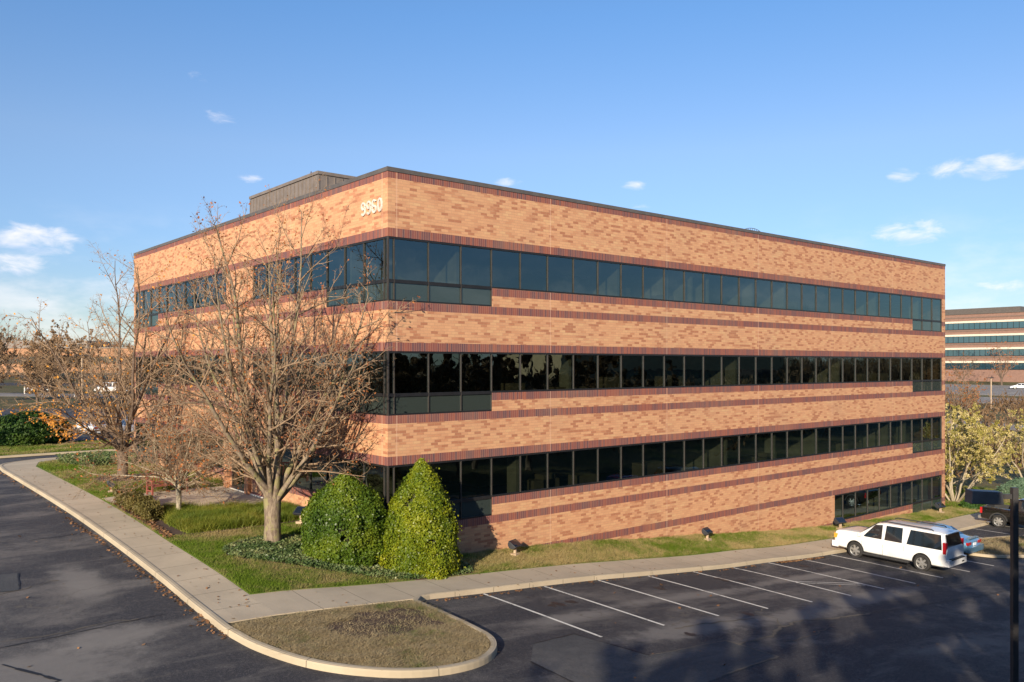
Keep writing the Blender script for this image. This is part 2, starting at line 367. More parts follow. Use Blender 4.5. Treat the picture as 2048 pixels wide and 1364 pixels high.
M['bench'] = pbr('red_stained_wood', (.27,.075,.055), .6)
# ---------------------------------------------------------------- ground
NX0, NX1, NY0, NY1 = -60., 62., -60., 41.
def axis_pts(lo, hi, step, far, n):
    a = np.arange(lo, hi+.01, step); g = np.geomspace(step*2, far, n)
    return np.concatenate([(lo - g)[::-1], a, hi + g])
gx = axis_pts(-70, 80, 2.0, 1500, 26); gy = axis_pts(-70, 60, 2.0, 1500, 26)
GX, GY = np.meshgrid(gx, gy, indexing='ij')
GZ = np.clip(H(GX, GY), -16, 3)
inn = (GX > NX0-.5) & (GX < NX1+.5) & (GY > NY0-.5) & (GY < NY1+.5)
GZ = np.where(inn, GZ-.45, GZ)
rr = np.hypot(GX-0, GY-0); GZ = np.where(rr > 500, GZ*np.clip(1-(rr-500)/900, 0, 1) - 3*np.clip((rr-500)/900, 0, 1), GZ)
ni, nj = GX.shape
me = bpy.data.meshes.new('ground')
idx = np.arange(ni*nj).reshape(ni, nj)
F = np.stack([idx[:-1,:-1], idx[1:,:-1], idx[1:,1:], idx[:-1,1:]], -1).reshape(-1, 4)
me.from_pydata(np.stack([GX,GY,GZ],-1).reshape(-1,3).tolist(), [], F.tolist())
me.polygons.foreach_set('use_smooth', [True]*len(F)); me.update()
link('ground', me, M['ground'], kind='structure')

def sheet(name, poly, off, mat, step=1.0, skirt=.3, kind='structure', rag=0):
    bm = bmesh.new()
    vs = [bm.verts.new((x, y, 0)) for x, y in poly]
    f = bm.faces.new(vs)
    if f.normal.z < 0 or sum(poly[i][0]*poly[(i+1)%len(poly)][1]-poly[(i+1)%len(poly)][0]*poly[i][1] for i in range(len(poly))) < 0: f.normal_flip()
    xs = [p[0] for p in poly]; ys = [p[1] for p in poly]
    for ax, lo, hi in ((0, min(xs), max(xs)), (1, min(ys), max(ys))):
        k = math.floor(lo/step)+1
        while k*step < hi:
            co = [0,0,0]; no = [0,0,0]; co[ax] = k*step; no[ax] = 1
            bmesh.ops.bisect_plane(bm, geom=bm.verts[:]+bm.edges[:]+bm.faces[:], dist=1e-5, plane_co=co, plane_no=no); k += 1
    bmesh.ops.triangulate(bm, faces=[f for f in bm.faces if len(f.verts) > 4])
    co = np.array([v.co[:] for v in bm.verts]); z = H(co[:,0], co[:,1]) + off
    for v, zz in zip(bm.verts, z): v.co.z = zz
    if skirt:
        be = [e for e in bm.edges if len(e.link_faces) == 1]
        r = bmesh.ops.extrude_edge_only(bm, edges=be)
        for g in r['geom']:
            if isinstance(g, bmesh.types.BMVert): g.co.z -= skirt
    me = bpy.data.meshes.new(name); bm.to_mesh(me); bm.free()
    return link(name, me, mat, kind=kind)
def arc(cx, cy, r, a0, a1, n=8): return [(cx+r*math.cos(R(a0+(a1-a0)*i/n)), cy+r*math.sin(R(a0+(a1-a0)*i/n))) for i in range(n+1)]
def smooth_poly(pts, it=2, closed=True):
    for _ in range(it):
        q = []; n = len(pts)
        rng_ = range(n) if closed else range(n-1)
        for i in rng_:
            a, b = pts[i], pts[(i+1) % n]
            q += [(a[0]*.75+b[0]*.25, a[1]*.75+b[1]*.25), (a[0]*.25+b[0]*.75, a[1]*.25+b[1]*.75)]
        if not closed: q = [pts[0]] + q + [pts[-1]]
        pts = q
    return pts
def resample(pts, d):
    out = [pts[0]]
    for a, b in zip(pts, pts[1:]):
        L = math.dist(a, b); n = max(1, int(math.ceil(L/d)))
        out += [(a[0]+(b[0]-a[0])*i/n, a[1]+(b[1]-a[1])*i/n) for i in range(1, n+1)]
    return out

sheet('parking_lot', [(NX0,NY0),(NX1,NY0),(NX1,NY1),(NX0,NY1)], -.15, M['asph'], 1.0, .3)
# the block the building stands on: sidewalk ring, kerb, lawns
corner = smooth_poly([(-7.2,29.2),(-7.0,32.6),(-4.8,33.9)], 3, False)
nose = smooth_poly([(-7.55,-4.6),(-7.42,-6.3),(-6.75,-8.4),(-5.2,-9.85),(-3.3,-9.85),(-1.95,-8.7),(-1.72,-7.2),(-1.68,-4.45)], 3, False)
rend = smooth_poly([(38.6,-3.95),(40.8,-3.95),(41.9,-3.9),(44.5,-3.6),(50,-3.4)], 2, False)
outer_left = [(-7.55,-4.6),(-7.43,.3),(-7.3,11.8)] + corner
kerb_line = corner[::-1] + [(-7.3,11.8),(-7.43,.3)] + nose + [(-1.3,-4.05),(-.9,-3.98),(10,-3.97)] + rend
kerb_line = [(14,33.9)] + kerb_line
# sidewalks
sheet('sidewalk', [(-5.92,-2.25),(-5.98,-4.22)] + [(-7.5,-4.25),(-7.40,.3),(-7.27,11.8)] + [(x+.03,y-.03) for x,y in corner] + [(46,33.9),(46,32.3),(-3.6,32.3),(-5.0,31.6),(-5.5,29.5),(-5.65,14.6),(-5.9,4.8)], 0, M['conc_l'], 1.0)
sheet('sidewalk', [(-5.978,-4.22),(-1.7,-4.22),(-1.2,-3.99),(38.6,-3.93),(41.5,-3.9),(44.5,-3.62),(61.9,-3.0),(61.9,-1.6),(44,-2.0),(36,-2.1),(-5.918,-2.25)], 0, M['conc_r'], 1.0)
sheet('parking_island', [(-7.38,-4.22)] + [(x*.985-.04, y+.05) for x, y in nose] + [(-1.75,-4.222)], -.03, M['dry_base'], 1.0)
LAWN = [(-5.9,-2.25),(-5.88,4.8),(-5.63,14.6),(-5.48,29.5),(-4.98,31.6),(-3.6,32.28),(45.5,32.28),(45.5,-1.9),(36,-2.08)]
sheet('lawn', LAWN, .02, M['grass_base'], 1.0)
sheet('lawn', [(45.5,-1.85),(61.9,-1.55),(61.9,40.9),(47,40.9),(45.5,32)], .02, M['grass_base'], 1.5)
BACKLAWN = [(-59.9,-59.9),(61.9,-59.9),(61.9,-20.5),(16,-21.5),(10,-24.5),(-14,-28.5),(-59.9,-28.5)]
sheet('lawn', BACKLAWN, .0, M['ground'], 2.0)
sheet('lawn', [(-59.9,40.9),(-59.9,37.7),(-6,37.6),(40,38.2),(40,40.9)], .0, M['grass_base'], 1.5)
# right-hand island
RI = smooth_poly([(29.9,-6.3),(31.2,-5.7),(34,-5.6),(40,-5.9),(61.9,-6.4),(61.9,-9.0),(40,-8.9),(34.4,-8.6),(31.6,-8.7),(30.0,-8.2)], 1)
RI = [(29.7,-7.2),(29.9,-6.5),(30.7,-6.0),(33,-5.85),(37,-6.4),(41,-8.1),(44,-10.5),(43,-11.6),(40,-11.5),(36,-10.3),(32,-9.2),(30.3,-8.5)]
RI = smooth_poly(RI, 2)
sheet('parking_island', RI, .0, M['dry_base'], 1.0)

def kerb(name, line, w=.16, hgt=.17, closed=False):
    pts = resample(line, .35); 
    if closed: pts = resample(line+[line[0]], .35)[:-1]
    n = len(pts); m = MB(); prof = [(-.01,-.3),(-.0,hgt-.05-.15),(.012,hgt-.158),(.035,.012),(.07,.02),(w,.02),(w,-.12)]
    rings = []
    for i in range(n):
        a = Vector(pts[(i-1) % n] if closed or i > 0 else pts[0]); b = Vector(pts[(i+1) % n] if closed or i < n-1 else pts[-1])
        d = (b-a).normalized(); nrm = Vector((-d.y, d.x)); z = h(*pts[i])
        rings.append([(pts[i][0]+nrm.x*p[0], pts[i][1]+nrm.y*p[0], z+p[1]) for p in prof])
    for i in range(n if closed else n-1):
        r0, r1 = rings[i], rings[(i+1) % n]
        for k in range(len(prof)-1): m.quad([r0[k], r1[k], r1[k+1], r0[k+1]])
    m.build(name, M['kerb'], kind='structure', merge=True)
kerb('kerb', kerb_line)
kerb('kerb', RI, closed=True)
kerb('kerb', [(-59.9,37.55),(-6,37.5),(40,38.1)][::-1])
kerb('kerb', [(61.8,-20.4),(16,-21.4),(10,-24.4),(-14,-28.4),(-59.9,-28.4)][::-1])
# kerb joints: thin dark gaps across the kerb
m = MB()
kl = resample(kerb_line, .1); acc = 0
for i in range(1, len(kl)):
    acc += math.dist(kl[i-1], kl[i])
    if acc > 3.05:
        acc = 0; a, b = Vector(kl[i-1]), Vector(kl[i]); d = (b-a).normalized(); nn = Vector((-d.y, d.x)); z = h(*kl[i])
        pr = [(-.014,-.15),(-.002,.0),(.034,.016),(.07,.025),(.16,.025)]
        for (p0, z0), (p1, z1) in zip(pr, pr[1:]):
            q = [b+nn*p0-d*.006, b+nn*p0+d*.006, b+nn*p1+d*.006, b+nn*p1-d*.006]
            m.quad([(q[0].x,q[0].y,z+z0),(q[1].x,q[1].y,z+z0),(q[2].x,q[2].y,z+z1),(q[3].x,q[3].y,z+z1)])
m.build('kerb_joints', M['seam'], kind='structure')

PATIO = [(-5.6,13.3),(-5.6,14.75),(-4.4,15.0),(0.05,15.0),(0.05,7.9),(-1.2,8.15),(-3.6,9.6),(-4.6,10.6),(-4.9,12.9)]
sheet('patio', PATIO, .045, M['patio'], 1.0, .1)
BED = [(-5.8,5.5),(-5.75,7.9),(-5.6,13.2),(-4.9,12.9),(-4.6,10.6),(-3.6,9.6),(-1.2,8.15),(-.05,7.88),(-.05,5.6),(-1.0,5.35),(-3.9,5.15)]
sheet('mulch_bed', BED, .035, M['soil'], 1.0, .05)
MULCH2 = [(-3.1+1.3*math.cos(R(a)), 20.9+1.5*math.sin(R(a))) for a in range(0,360,20)]
sheet('mulch_bed', MULCH2, .035, M['soil'], 1.0, .05)
IVY = smooth_poly([(-5.1,2.3),(-4.3,3.2),(-2.9,3.6),(-1.4,3.2),(-.1,2.6),(-.05,-.1),(2.4,-.1),(2.5,-2.0),(1.2,-2.25),(-.8,-2.22),(-2.0,-1.2),(-3.2,-.1),(-4.6,1.0)], 1)
sheet('mulch_bed', IVY, .03, M['soil'], 1.0, .05)
BARE = smooth_poly([(-5.6,-6.0),(-5.0,-5.4),(-4.5,-5.5),(-4.0,-4.8),(-3.2,-5.1),(-2.6,-4.8),(-2.1,-5.5),(-2.5,-6.0),(-2.2,-6.9),(-3.2,-6.7),(-3.9,-7.4),(-4.5,-7.0),(-5.1,-7.2)], 2)
sheet('bare_earth', BARE, -.012, M['soil'], .5, .02)

# far parking lots, roads and fields
def far(name, poly, mat, off=.05): sheet(name, poly, off, mat, 6.0, .3)
M['asph_far'] = asphalt_material('asphalt_far', (.05,.052,.06), (.10,.10,.10), .8, 5)
M['conc_far'] = asphalt_material('concrete_far', (.22,.20,.18), (.34,.31,.27), .8, 6)
far('far_parking_lot', [(-30,49),(30,47),(34,62),(-28,64)], M['asph_far'])
far('far_parking_lot', [(-34,80),(46,78),(54,100),(-30,103)], M['asph_far'])
far('far_road', [(-50,134),(70,120),(73,126),(-50,141)], M['conc_far'])
far('far_road', [(-60,150),(60,150),(62,155),(-60,156)], M['asph_far'])
far('far_parking_lot', [(172,-30),(182,-20),(182,70),(168,74)], M['conc_far'])
far('far_parking_lot', [(190,-20),(226,0),(224,100),(186,92)], M['conc_far'])
far('far_road', [(120,0),(126,0),(146,60),(150,110),(143,110),(139,62)], M['conc_far'])

# ---------------------------------------------------------------- markings and asphalt repairs
st0 = [1.09,3.72,6.35,9.05,11.8,14.5,17.1,19.8,22.4,25.2,28.0]
m = MB()
def strip(m, a, b, w, off, n=6):
    a = Vector(a); b = Vector(b); d = (b-a).normalized(); nn = Vector((-d.y, d.x))*w/2
    for i in range(n):
        p = a.lerp(b, i/n); q = a.lerp(b, (i+1)/n)
        m.quad([(p.x-nn.x,p.y-nn.y,h(p.x,p.y)+off),(q.x-nn.x,q.y-nn.y,h(q.x,q.y)+off),(q.x+nn.x,q.y+nn.y,h(q.x,q.y)+off),(p.x+nn.x,p.y+nn.y,h(p.x,p.y)+off)])
for i, x in enumerate(st0): strip(m, (x,-4.05), (x+.05,-9.25), .085, -.15+.008)
for x in (36.2, 39.2, 42.1, 45.0, 47.8, 50.6): strip(m, (x-.1,-4.0), (x+.1,-7.6 if x < 39 else -9.2), .085, -.15+.008)
strip(m, (14.6,-6.9), (17.2,-8.3), .06, -.15+.008); strip(m, (14.4,-7.05), (17.0,-8.55), .05, -.15+.008)
m.build('parking_lines', M['line'], kind='structure')
sheet('asphalt_patch', [(-1.05,-8.9),(.6,-8.7),(1.1,-11.0),(4.2,-11.1),(4.3,-12.7),(.5,-13.1),(-2.3,-13.6),(-2.1,-10.0)], -.144, M['patch'], 1.0, 0)
sheet('asphalt_patch', [(-13.5,2.6),(-10.9,2.2),(-10.6,4.1),(-13.2,4.6)], -.144, M['patch'], 1.0, 0)
def wig(m, pts, w, off, amp=.12, seed=0):
    r = random.Random(seed); p = resample(pts, .25); p = [p[0]]+[(x+r.gauss(0,amp*.35), y+r.gauss(0,amp*.35)) for x, y in p[1:-1]]+[p[-1]]
    for a, b in zip(p, p[1:]): strip(m, a, b, w*r.uniform(.4,1.5), off, 1)
m = MB()
wig(m, [(1.1,-11.0),(4.2,-11.1)], .05, -.139, .03, 1); wig(m, [(4.2,-11.1),(4.3,-12.7),(1.5,-12.95)], .06, -.138, .03, 2)
wig(m, [(4.3,-11.5),(6.0,-11.4),(7.2,-10.9),(8.8,-10.7),(10.4,-10.9),(12.5,-11.1)], .10, -.139, .12, 3)
wig(m, [(7.4,-10.8),(8.1,-10.2),(8.0,-9.5),(9.0,-9.2)], .035, -.138, .1, 4)
wig(m, [(5.8,-11.9),(7.6,-11.9),(9.4,-11.4)], .04, -.138, .12, 5); wig(m, [(3.8,-9.6),(5.4,-9.7),(7.4,-9.9)], .06, -.139, .1, 6)
wig(m, [(-12.5,-1.8),(-11.0,-2.2),(-9.9,-2.0),(-8.9,-2.2)], .045, -.139, .15, 7); wig(m, [(-12.6,2.4),(-11.4,2.0),(-9.8,2.6)], .04, -.139, .15, 8)
m.build('pavement_cracks', M['crack'], kind='structure')
m = MB()
wig(m, [(-1.05,-8.9),(.6,-8.7),(1.1,-11.0)], .045, -.1385, .03, 11); wig(m, [(-2.1,-10.0),(-2.3,-13.6)], .04, -.138, .03, 12)
wig(m, [(12.5,-11.1),(20,-11.6),(30,-12.4),(44,-13.2)], .06, -.139, .06, 13)
wig(m, [(-14.8,-2.6),(-11.5,-2.4),(-8.2,-2.2)], .04, -.1385, .06, 14); wig(m, [(-12.2,-3.6),(-11.4,-5.4)], .07, -.138, .04, 15); wig(m, [(-14.6,8.2),(-8.0,8.6)], .03, -.139, .05, 16)
wig(m, [(-14.6,-5.8),(-11.4,-5.4)], .04, -.138, .03, 17); wig(m, [(-13.4,2.6),(-10.9,2.2),(-10.6,4.1)], .04, -.137, .02, 18)
m.build('tar_seams', M['seam'], kind='structure')

m = MB(); r_ = random.Random(9)
for i in range(26):
    cx = r_.uniform(2, 23); cy = r_.choice((r_.uniform(-6.2,-5.0), r_.uniform(-12,-9))); rad = r_.uniform(.05,.24)
    n = 11; q = []
    for k in range(n):
        a = 2*math.pi*k/n; rr_ = rad*r_.uniform(.6,1.25); x = cx+rr_*math.cos(a); y = cy+rr_*1.2*math.sin(a); q.append((x, y, h(x,y)-.1425))
    m.quad(q)
m.build('oil_stains', pbr('oil_stain', (.016,.016,.018), .55), kind='structure')

# ---------------------------------------------------------------- the office building
BL, BD, TOP = 44.63, 29.95, 6.93
FL = (2, 32.2)  # unused marker
bld = thing('office_building', 'long four storey orange brick office building with dark ribbon windows, numbered 9960 at its corner', 'office building', (0, 0, 0))
MOD_R = [0.0, .28] + [.28+1.4622*i for i in range(1, 31)]          # right face mullions -> 44.15
MOD_L1 = [0.0, .28] + [.28+1.425*i for i in range(1, 9)]           # 0 .. 11.68
MOD_L2 = [14.84+1.483*i for i in range(0, 11)]                     # 14.84 .. 29.67
def P_r(u, z, d): return (u, -d, z)       # right face, outward = -Y
def P_l(u, z, d): return (-d, u, z)       # left face, outward = -X
wall = MB()
def facade(P, L, opens, flip, zlo=-11.0, zhi=TOP-.15, dep=.15):
    us = sorted({0.0, L} | {o[k] for o in opens for k in (0,1)}); zs = sorted({zlo, zhi} | {o[k] for o in opens for k in (2,3)})
    def isopen(i, j):
        if i < 0 or j < 0 or i >= len(us)-1 or j >= len(zs)-1: return False
        uc, zc = (us[i]+us[i+1])/2, (zs[j]+zs[j+1])/2
        return any(o[0] < uc < o[1] and o[2] < zc < o[3] for o in opens)
    def q(pts, uv):
        if flip: pts = pts[::-1]; uv = uv[::-1]
        wall.quad(pts, uv)
    for i in range(len(us)-1):
        for j in range(len(zs)-1):
            a, b, c, d = us[i], us[i+1], zs[j], zs[j+1]
            if not isopen(i, j): q([P(a,c,0),P(b,c,0),P(b,d,0),P(a,d,0)], [(a,c),(b,c),(b,d),(a,d)])
            else:
                if not isopen(i-1, j) and a > 0: q([P(a,c,-dep),P(a,c,0),P(a,d,0),P(a,d,-dep)][::-1], [(a-dep,c),(a,c),(a,d),(a-dep,d)][::-1])
                if not isopen(i+1, j): q([P(b,c,0),P(b,c,-dep),P(b,d,-dep),P(b,d,0)][::-1], [(b,c),(b+dep,c),(b+dep,d),(b,d)][::-1])
                if not isopen(i, j-1): q([P(a,c,0),P(b,c,0),P(b,c,-dep),P(a,c,-dep)][::-1], [(a,c-.01),(b,c-.01),(b,c-dep),(a,c-dep)][::-1])
                if not isopen(i, j+1): q([P(a,d,-dep),P(b,d,-dep),P(b,d,0),P(a,d,0)][::-1], [(a,d+dep),(b,d+dep),(b,d+.01),(a,d+.01)][::-1])
SILL, LOW = 1.565, 2.27
ropen = []; lopen = []
for k, hd in enumerate(HEADS):
    if k < 3:
        ropen += [(0, 44.15, hd-SILL, hd), (0, MOD_R[4], hd-LOW, hd-SILL), (MOD_R[28], 44.15, hd-LOW, hd-SILL)]
        lopen += [(0, 11.68, hd-SILL, hd), (0, MOD_L1[4], hd-LOW, hd-SILL), (14.84, 29.67, hd-SILL, hd), (MOD_L2[7], 29.67, hd-LOW, hd-SILL)]
    else:
        ropen += [(30.0, 44.15, hd-SILL, hd), (MOD_R[28], 44.15, hd-LOW, hd-SILL)]
DOOR = (12.25, 14.25, -5.97, HEADS[2])
lopen.append(DOOR)
facade(P_r, BL, ropen, False); facade(P_l, BD, lopen, True)
for (a, b) in (((BL,0),(BL,BD)), ((BL,BD),(0,BD))):
    L = math.dist(a, b); wall.quad([(a[0],a[1],-11),(b[0],b[1],-11),(b[0],b[1],TOP-.15),(a[0],a[1],TOP-.15)], [(0,-11),(L,-11),(L,TOP-.15),(0,TOP-.15)])
wall.build('wall', M['brick'], bld)
# windows: one ribbon per floor and face
def ribbon(P, flip, mods, hd, lows, sgn, label, ends=(True, True)):
    fr = MB(); gl = MB(); sps = []
    def bx(mb, u0, u1, z0, z1, d0, d1, mi=0):
        a = P(u0, z0, d0); b = P(u1, z1, d1)
        mb.box(tuple(min(x,y) for x,y in zip(a,b)), tuple(max(x,y) for x,y in zip(a,b)), mi)
    u0, u1 = mods[0], mods[-1]; D = -.06
    s0 = u0 + (.06 if u0 == 0 else 0)
    bx(fr, s0, u1, hd-.075, hd-.001, D-.05, D+.045); bx(fr, s0, u1, hd-SILL+.001 if True else 0, hd-SILL+.07, D-.05, D+.045)
    for a, b in zip(mods, mods[1:]):
        A = a + (.06 if a == 0 else 0)
        q = [P(A,hd-SILL+.07,D),P(b,hd-SILL+.07,D),P(b,hd-.075,D),P(A,hd-.075,D)]
        gl.quad(q if not flip else q[::-1])
    for i0, i1 in lows:
        sp = MB(); sps.append(sp)
        A = mods[i0] + (.06 if mods[i0] == 0 else 0)
        bx(fr, A, mods[i1], hd-LOW+.001, hd-LOW+.06, D-.05, D+.046); bx(fr, A, mods[i1], hd-SILL-.05, hd-SILL+.001, D-.05, D+.046)
        for i in range(i0, i1):
            a = mods[i] + (.06 if mods[i] == 0 else 0); b = mods[i+1]
            q = [P(a,hd-LOW+.06,D),P(b,hd-LOW+.06,D),P(b,hd-SILL-.05,D),P(a,hd-SILL-.05,D)]
            sp.quad(q if not flip else q[::-1])
    for i, u in enumerate(mods):
        if u == 0: continue
        lo = hd-LOW+.06 if any(i0 <= i <= i1 for i0, i1 in lows) else hd-SILL+.07
        uu = min(max(u, u0+.022), u1-.022)
        bx(fr, uu-.016, uu+.016, lo-.01, hd-.065, D-.03, D+.052, 1)
    f = fr.build('window', [M['frame'], M['mull']], bld); f['label'] = label
    gl.build('pane', M['glass'], f, merge='keep')
    for sp in sps: sp.build('spandrel_panel', M['spandrel'], f, merge='keep')
nmf = ['top floor', 'third level', 'ground floor', 'basement']
for k, hd in enumerate(HEADS):
    if k < 3:
        ribbon(P_r, False, MOD_R, hd, [(0,4),(28,31)], -1, 'long ribbon window of the %s on the parking side' % ['top floor','middle floor','lowest full floor'][k])
        ribbon(P_l, True, MOD_L1, hd, [(0,4)], -1, 'ribbon window of the %s on the entrance side, nearer the corner' % ['top floor','middle floor','lowest full floor'][k])
        ribbon(P_l, True, MOD_L2, hd, [(7,10)], -1, 'ribbon window of the %s on the entrance side, beyond the entrance' % ['top floor','middle floor','lowest full floor'][k])
    else:
        ribbon(P_r, False, [30.0]+MOD_R[22:], hd, [(7,10)], -1, 'short basement ribbon window at the far end of the parking side')
for k in range(3):
    cp = MB(); hd = HEADS[k]; cp.box((.0, .0, hd-LOW), (.062, .062, hd)); cp.build('corner_post', M['mull'], bld)
# entrance
dr = MB(); dr.box((.05,DOOR[0],-5.97),(.10,DOOR[0]+.06,HEADS[2])); dr.box((.05,DOOR[1]-.06,-5.97),(.10,DOOR[1],HEADS[2])); dr.box((.05,DOOR[0]+.06,-3.75),(.10,DOOR[1]-.06,-3.65)); dr.box((.05,13.22,-5.97),(.10,13.28,-3.75)); dr.box((.04,DOOR[0]+.06,-5.97),(.10,DOOR[1]-.06,-5.78))
d = dr.build('entrance_door', M['frame'], bld)
g = MB(); g.quad([(.08,DOOR[1],-5.78),(.08,DOOR[0],-5.78),(.08,DOOR[0],HEADS[2]),(.08,DOOR[1],HEADS[2])]); g.build('pane', M['glass'], d)
pb_ = pbr('pilaster_brick', (.45,.205,.10), .8, bump=(12,.5))
for y in (DOOR[0]-.45, DOOR[1]+.05):
    b = MB(); b.box((-.18, y, -6.6), (-.003, y+.4, HEADS[2]-.003)); b.build('brick_pilaster', pb_, bld)
b = MB(); b.box((-.07,7.9,-6.3),(-.004,16.2,-5.90)); b.build('base_curb', M['white'], bld)
# floors, core and partitions seen through the glass
b = MB()
for hi_, lo_ in ((HEADS[0]+.12, None), (HEADS[0]-2.33, HEADS[1]+.12), (HEADS[1]-2.33, HEADS[2]+.12), (HEADS[2]-2.33, HEADS[3]+.12), (HEADS[3]-2.33, -10.6)):
    if lo_ is None: b.box((.2,.2,hi_),(BL-.2,BD-.2,hi_+.1))
    else: b.box((.2,.2,lo_),(BL-.2,BD-.2,hi_))
b.build('floor_slab', M['intfloor'], bld)
b = MB(); b.box((9,6.5,-10.5),(38,23.5,4.6)); b.build('core_wall', M['intwall'], bld)
r = random.Random(5)
b = MB()
for k, us in ((0, (3.2,12.03,15.35,17.2,18.5,22.2,25.2,35.4,41.2)), (1, (9.05,20.8,31.0)), (2, (6.15,20.0,24.3,28.6,37.0,39.4)), (3, (31.4,38.3,42.6))):
    hd = HEADS[k]
    for u in us: b = MB(); b.box((u, .32, hd-2.325), (u+.14, r.choice((.9,2.2,4.5)), hd+.115)); b.build('partition_wall', M['intwall'], bld)
    if k < 3:
        for v in (3.1, 7.5, 19.3, 25.2): b = MB(); b.box((.32, v, hd-2.325), (r.choice((.9,3.5)), v+.14, hd+.115)); b.build('partition_wall', M['intwall'], bld)
DK = pbr('desk_laminate', (.35,.30,.22), .6)
for k in range(3):
    for i in range(10):
        u = r.uniform(1, 43); b = MB(); b.box((u, .5, HEADS[k]-2.33), (u+r.uniform(.6,1.8), 1.1, HEADS[k]-2.33+r.choice((.9,1.1,1.3)))); b.build('office_cabinet', DK, bld)
# roof
b = MB(); b.box((.15,.15,6.1),(BL-.15,BD-.15,6.3)); b.build('roof', M['roof'], bld)
b = MB()
o, i_, z0, z1 = .025, .32, TOP-.15, TOP
for (x0,y0,x1,y1) in ((-o,-o,BL+o,i_),(-o,BD-i_,BL+o,BD+o),(-o,i_,i_,BD-i_),(BL-i_,i_,BL+o,BD-i_)): b.box((x0,y0,z0),(x1,y1,z1))
c = b.build('coping', M['coping'], bld, bevel=.012)
b = MB()
for (x0,y0,x1,y1) in ((.004,.15,BL-.15,.3),(.15,.3,.3,BD-.3),(.15,BD-.3,BL-.15,BD-.15),(BL-.3,.3,BL-.15,BD-.3)): b.box((max(x0,.152),y0,6.3),(x1,y1,TOP-.151))
b.build('parapet', M['roof'], bld)
b = MB()
b.box((3.03,11.2,6.3),(23,19.2,9.05))
def ribs(b, x0, y0, x1, y1):
    y = y0
    while y < y1: b.box((x0-.035, y, 6.3), (x0-.001+.0, y+.05, 9.0)); y += .42
    x = x0
    while x < x1: b.box((x, y0-.035, 6.3), (x+.05, y0-.001, 9.0)); x += .42
ribs(b, 3.03, 11.2, 23, 19.2)
b.box((2.97,11.14,9.052),(23.06,19.26,9.2))
b.build('rooftop_enclosure', pbr('ribbed_metal', (.20,.165,.14), .55, .15), bld)
b = MB(); b.box((40.0, 22, 6.3), (44, 27, 7.4)); b.build('rooftop_unit', M['coping'], bld)
# house number: flat raised digits, white with a grey line down the middle of each stroke
def el_arc(cx, cz, a, b, d0, d1, n=22): return [(cx+a*math.cos(R(d0+(d1-d0)*i/n)), cz+b*math.sin(R(d0+(d1-d0)*i/n))) for i in range(n+1)]
NINE = el_arc(0, .335, .118, .115, -10, 350)[:-1] + [(.118,.26)] + el_arc(0, .14, .118, .12, 10, -150, 12)
STROKES = {'0': el_arc(0, .235, .12, .215, 0, 360), '9': NINE, '6': [(-x, .47-z) for x, z in NINE]}
M['digit_core'] = pbr('digit_centre_line', (.50,.42,.36), .6)
for ch, y in zip('9960', (1.63,1.24,.86,.47)):
    def rib(wd, d0, d1):
        m = MB(); p = [Vector((-d0, y-q[0], 5.42+q[1])) for q in STROKES[ch]]; n = len(p)
        for i in range(n-1):
            def off(k):
                a = p[max(k-1,0)]; b = p[min(k+1,n-1)]; d = (b-a).normalized(); return Vector((0,-d.z,d.y))*wd/2
            a0, a1, b0, b1 = p[i]-off(i), p[i]+off(i), p[i+1]-off(i+1), p[i+1]+off(i+1); e = Vector((d0-d1,0,0))
            m.quad([a0+e,b0+e,b1+e,a1+e]); m.quad([a0,a0+e,b0+e,b0][::-1]); m.quad([a1,b1,b1+e,a1+e][::-1])
        return m
    o = rib(.066, .004, .05).build('house_number_digit', M['white'], bld)
    rib(.014, .05, .054).build('digit_centre_line', M['digit_core'], o)
# wire dish on the roof
dsh = thing('dish_antenna', 'wire mesh dome shaped antenna standing behind the roof edge of the brick office building', 'antenna', (24.6, 2.0, 6.3))
b = MB(); rd = .86
for k in range(-7, 8):
    x = k/7.5*rd; zt = math.sqrt(rd*rd-x*x); b.tube([(x*.767,-x*.641,.55-zt*.1),(x*.767,-x*.641,.42+zt)], .011, 4)
arcp = [(rd*math.cos(t)*.767, -rd*math.cos(t)*.641, .42+rd*math.sin(t)) for t in np.linspace(-.2, math.pi+.2, 26)]
b.tube(arcp, .018, 5); b.tube([(-rd*.767,rd*.641,.75),(rd*.767,-rd*.641,.75)], .013, 4)
b.build('wire_dome', M['pole'], dsh)
b = MB(); b.tube([(0,0,0),(0,0,.5)], .035, 6); b.tube([(-.5,.4,0),(0,0,.6)], .02, 5); b.tube([(.5,-.4,0),(0,0,.6)], .02, 5); b.build('stand', M['pole'], dsh)
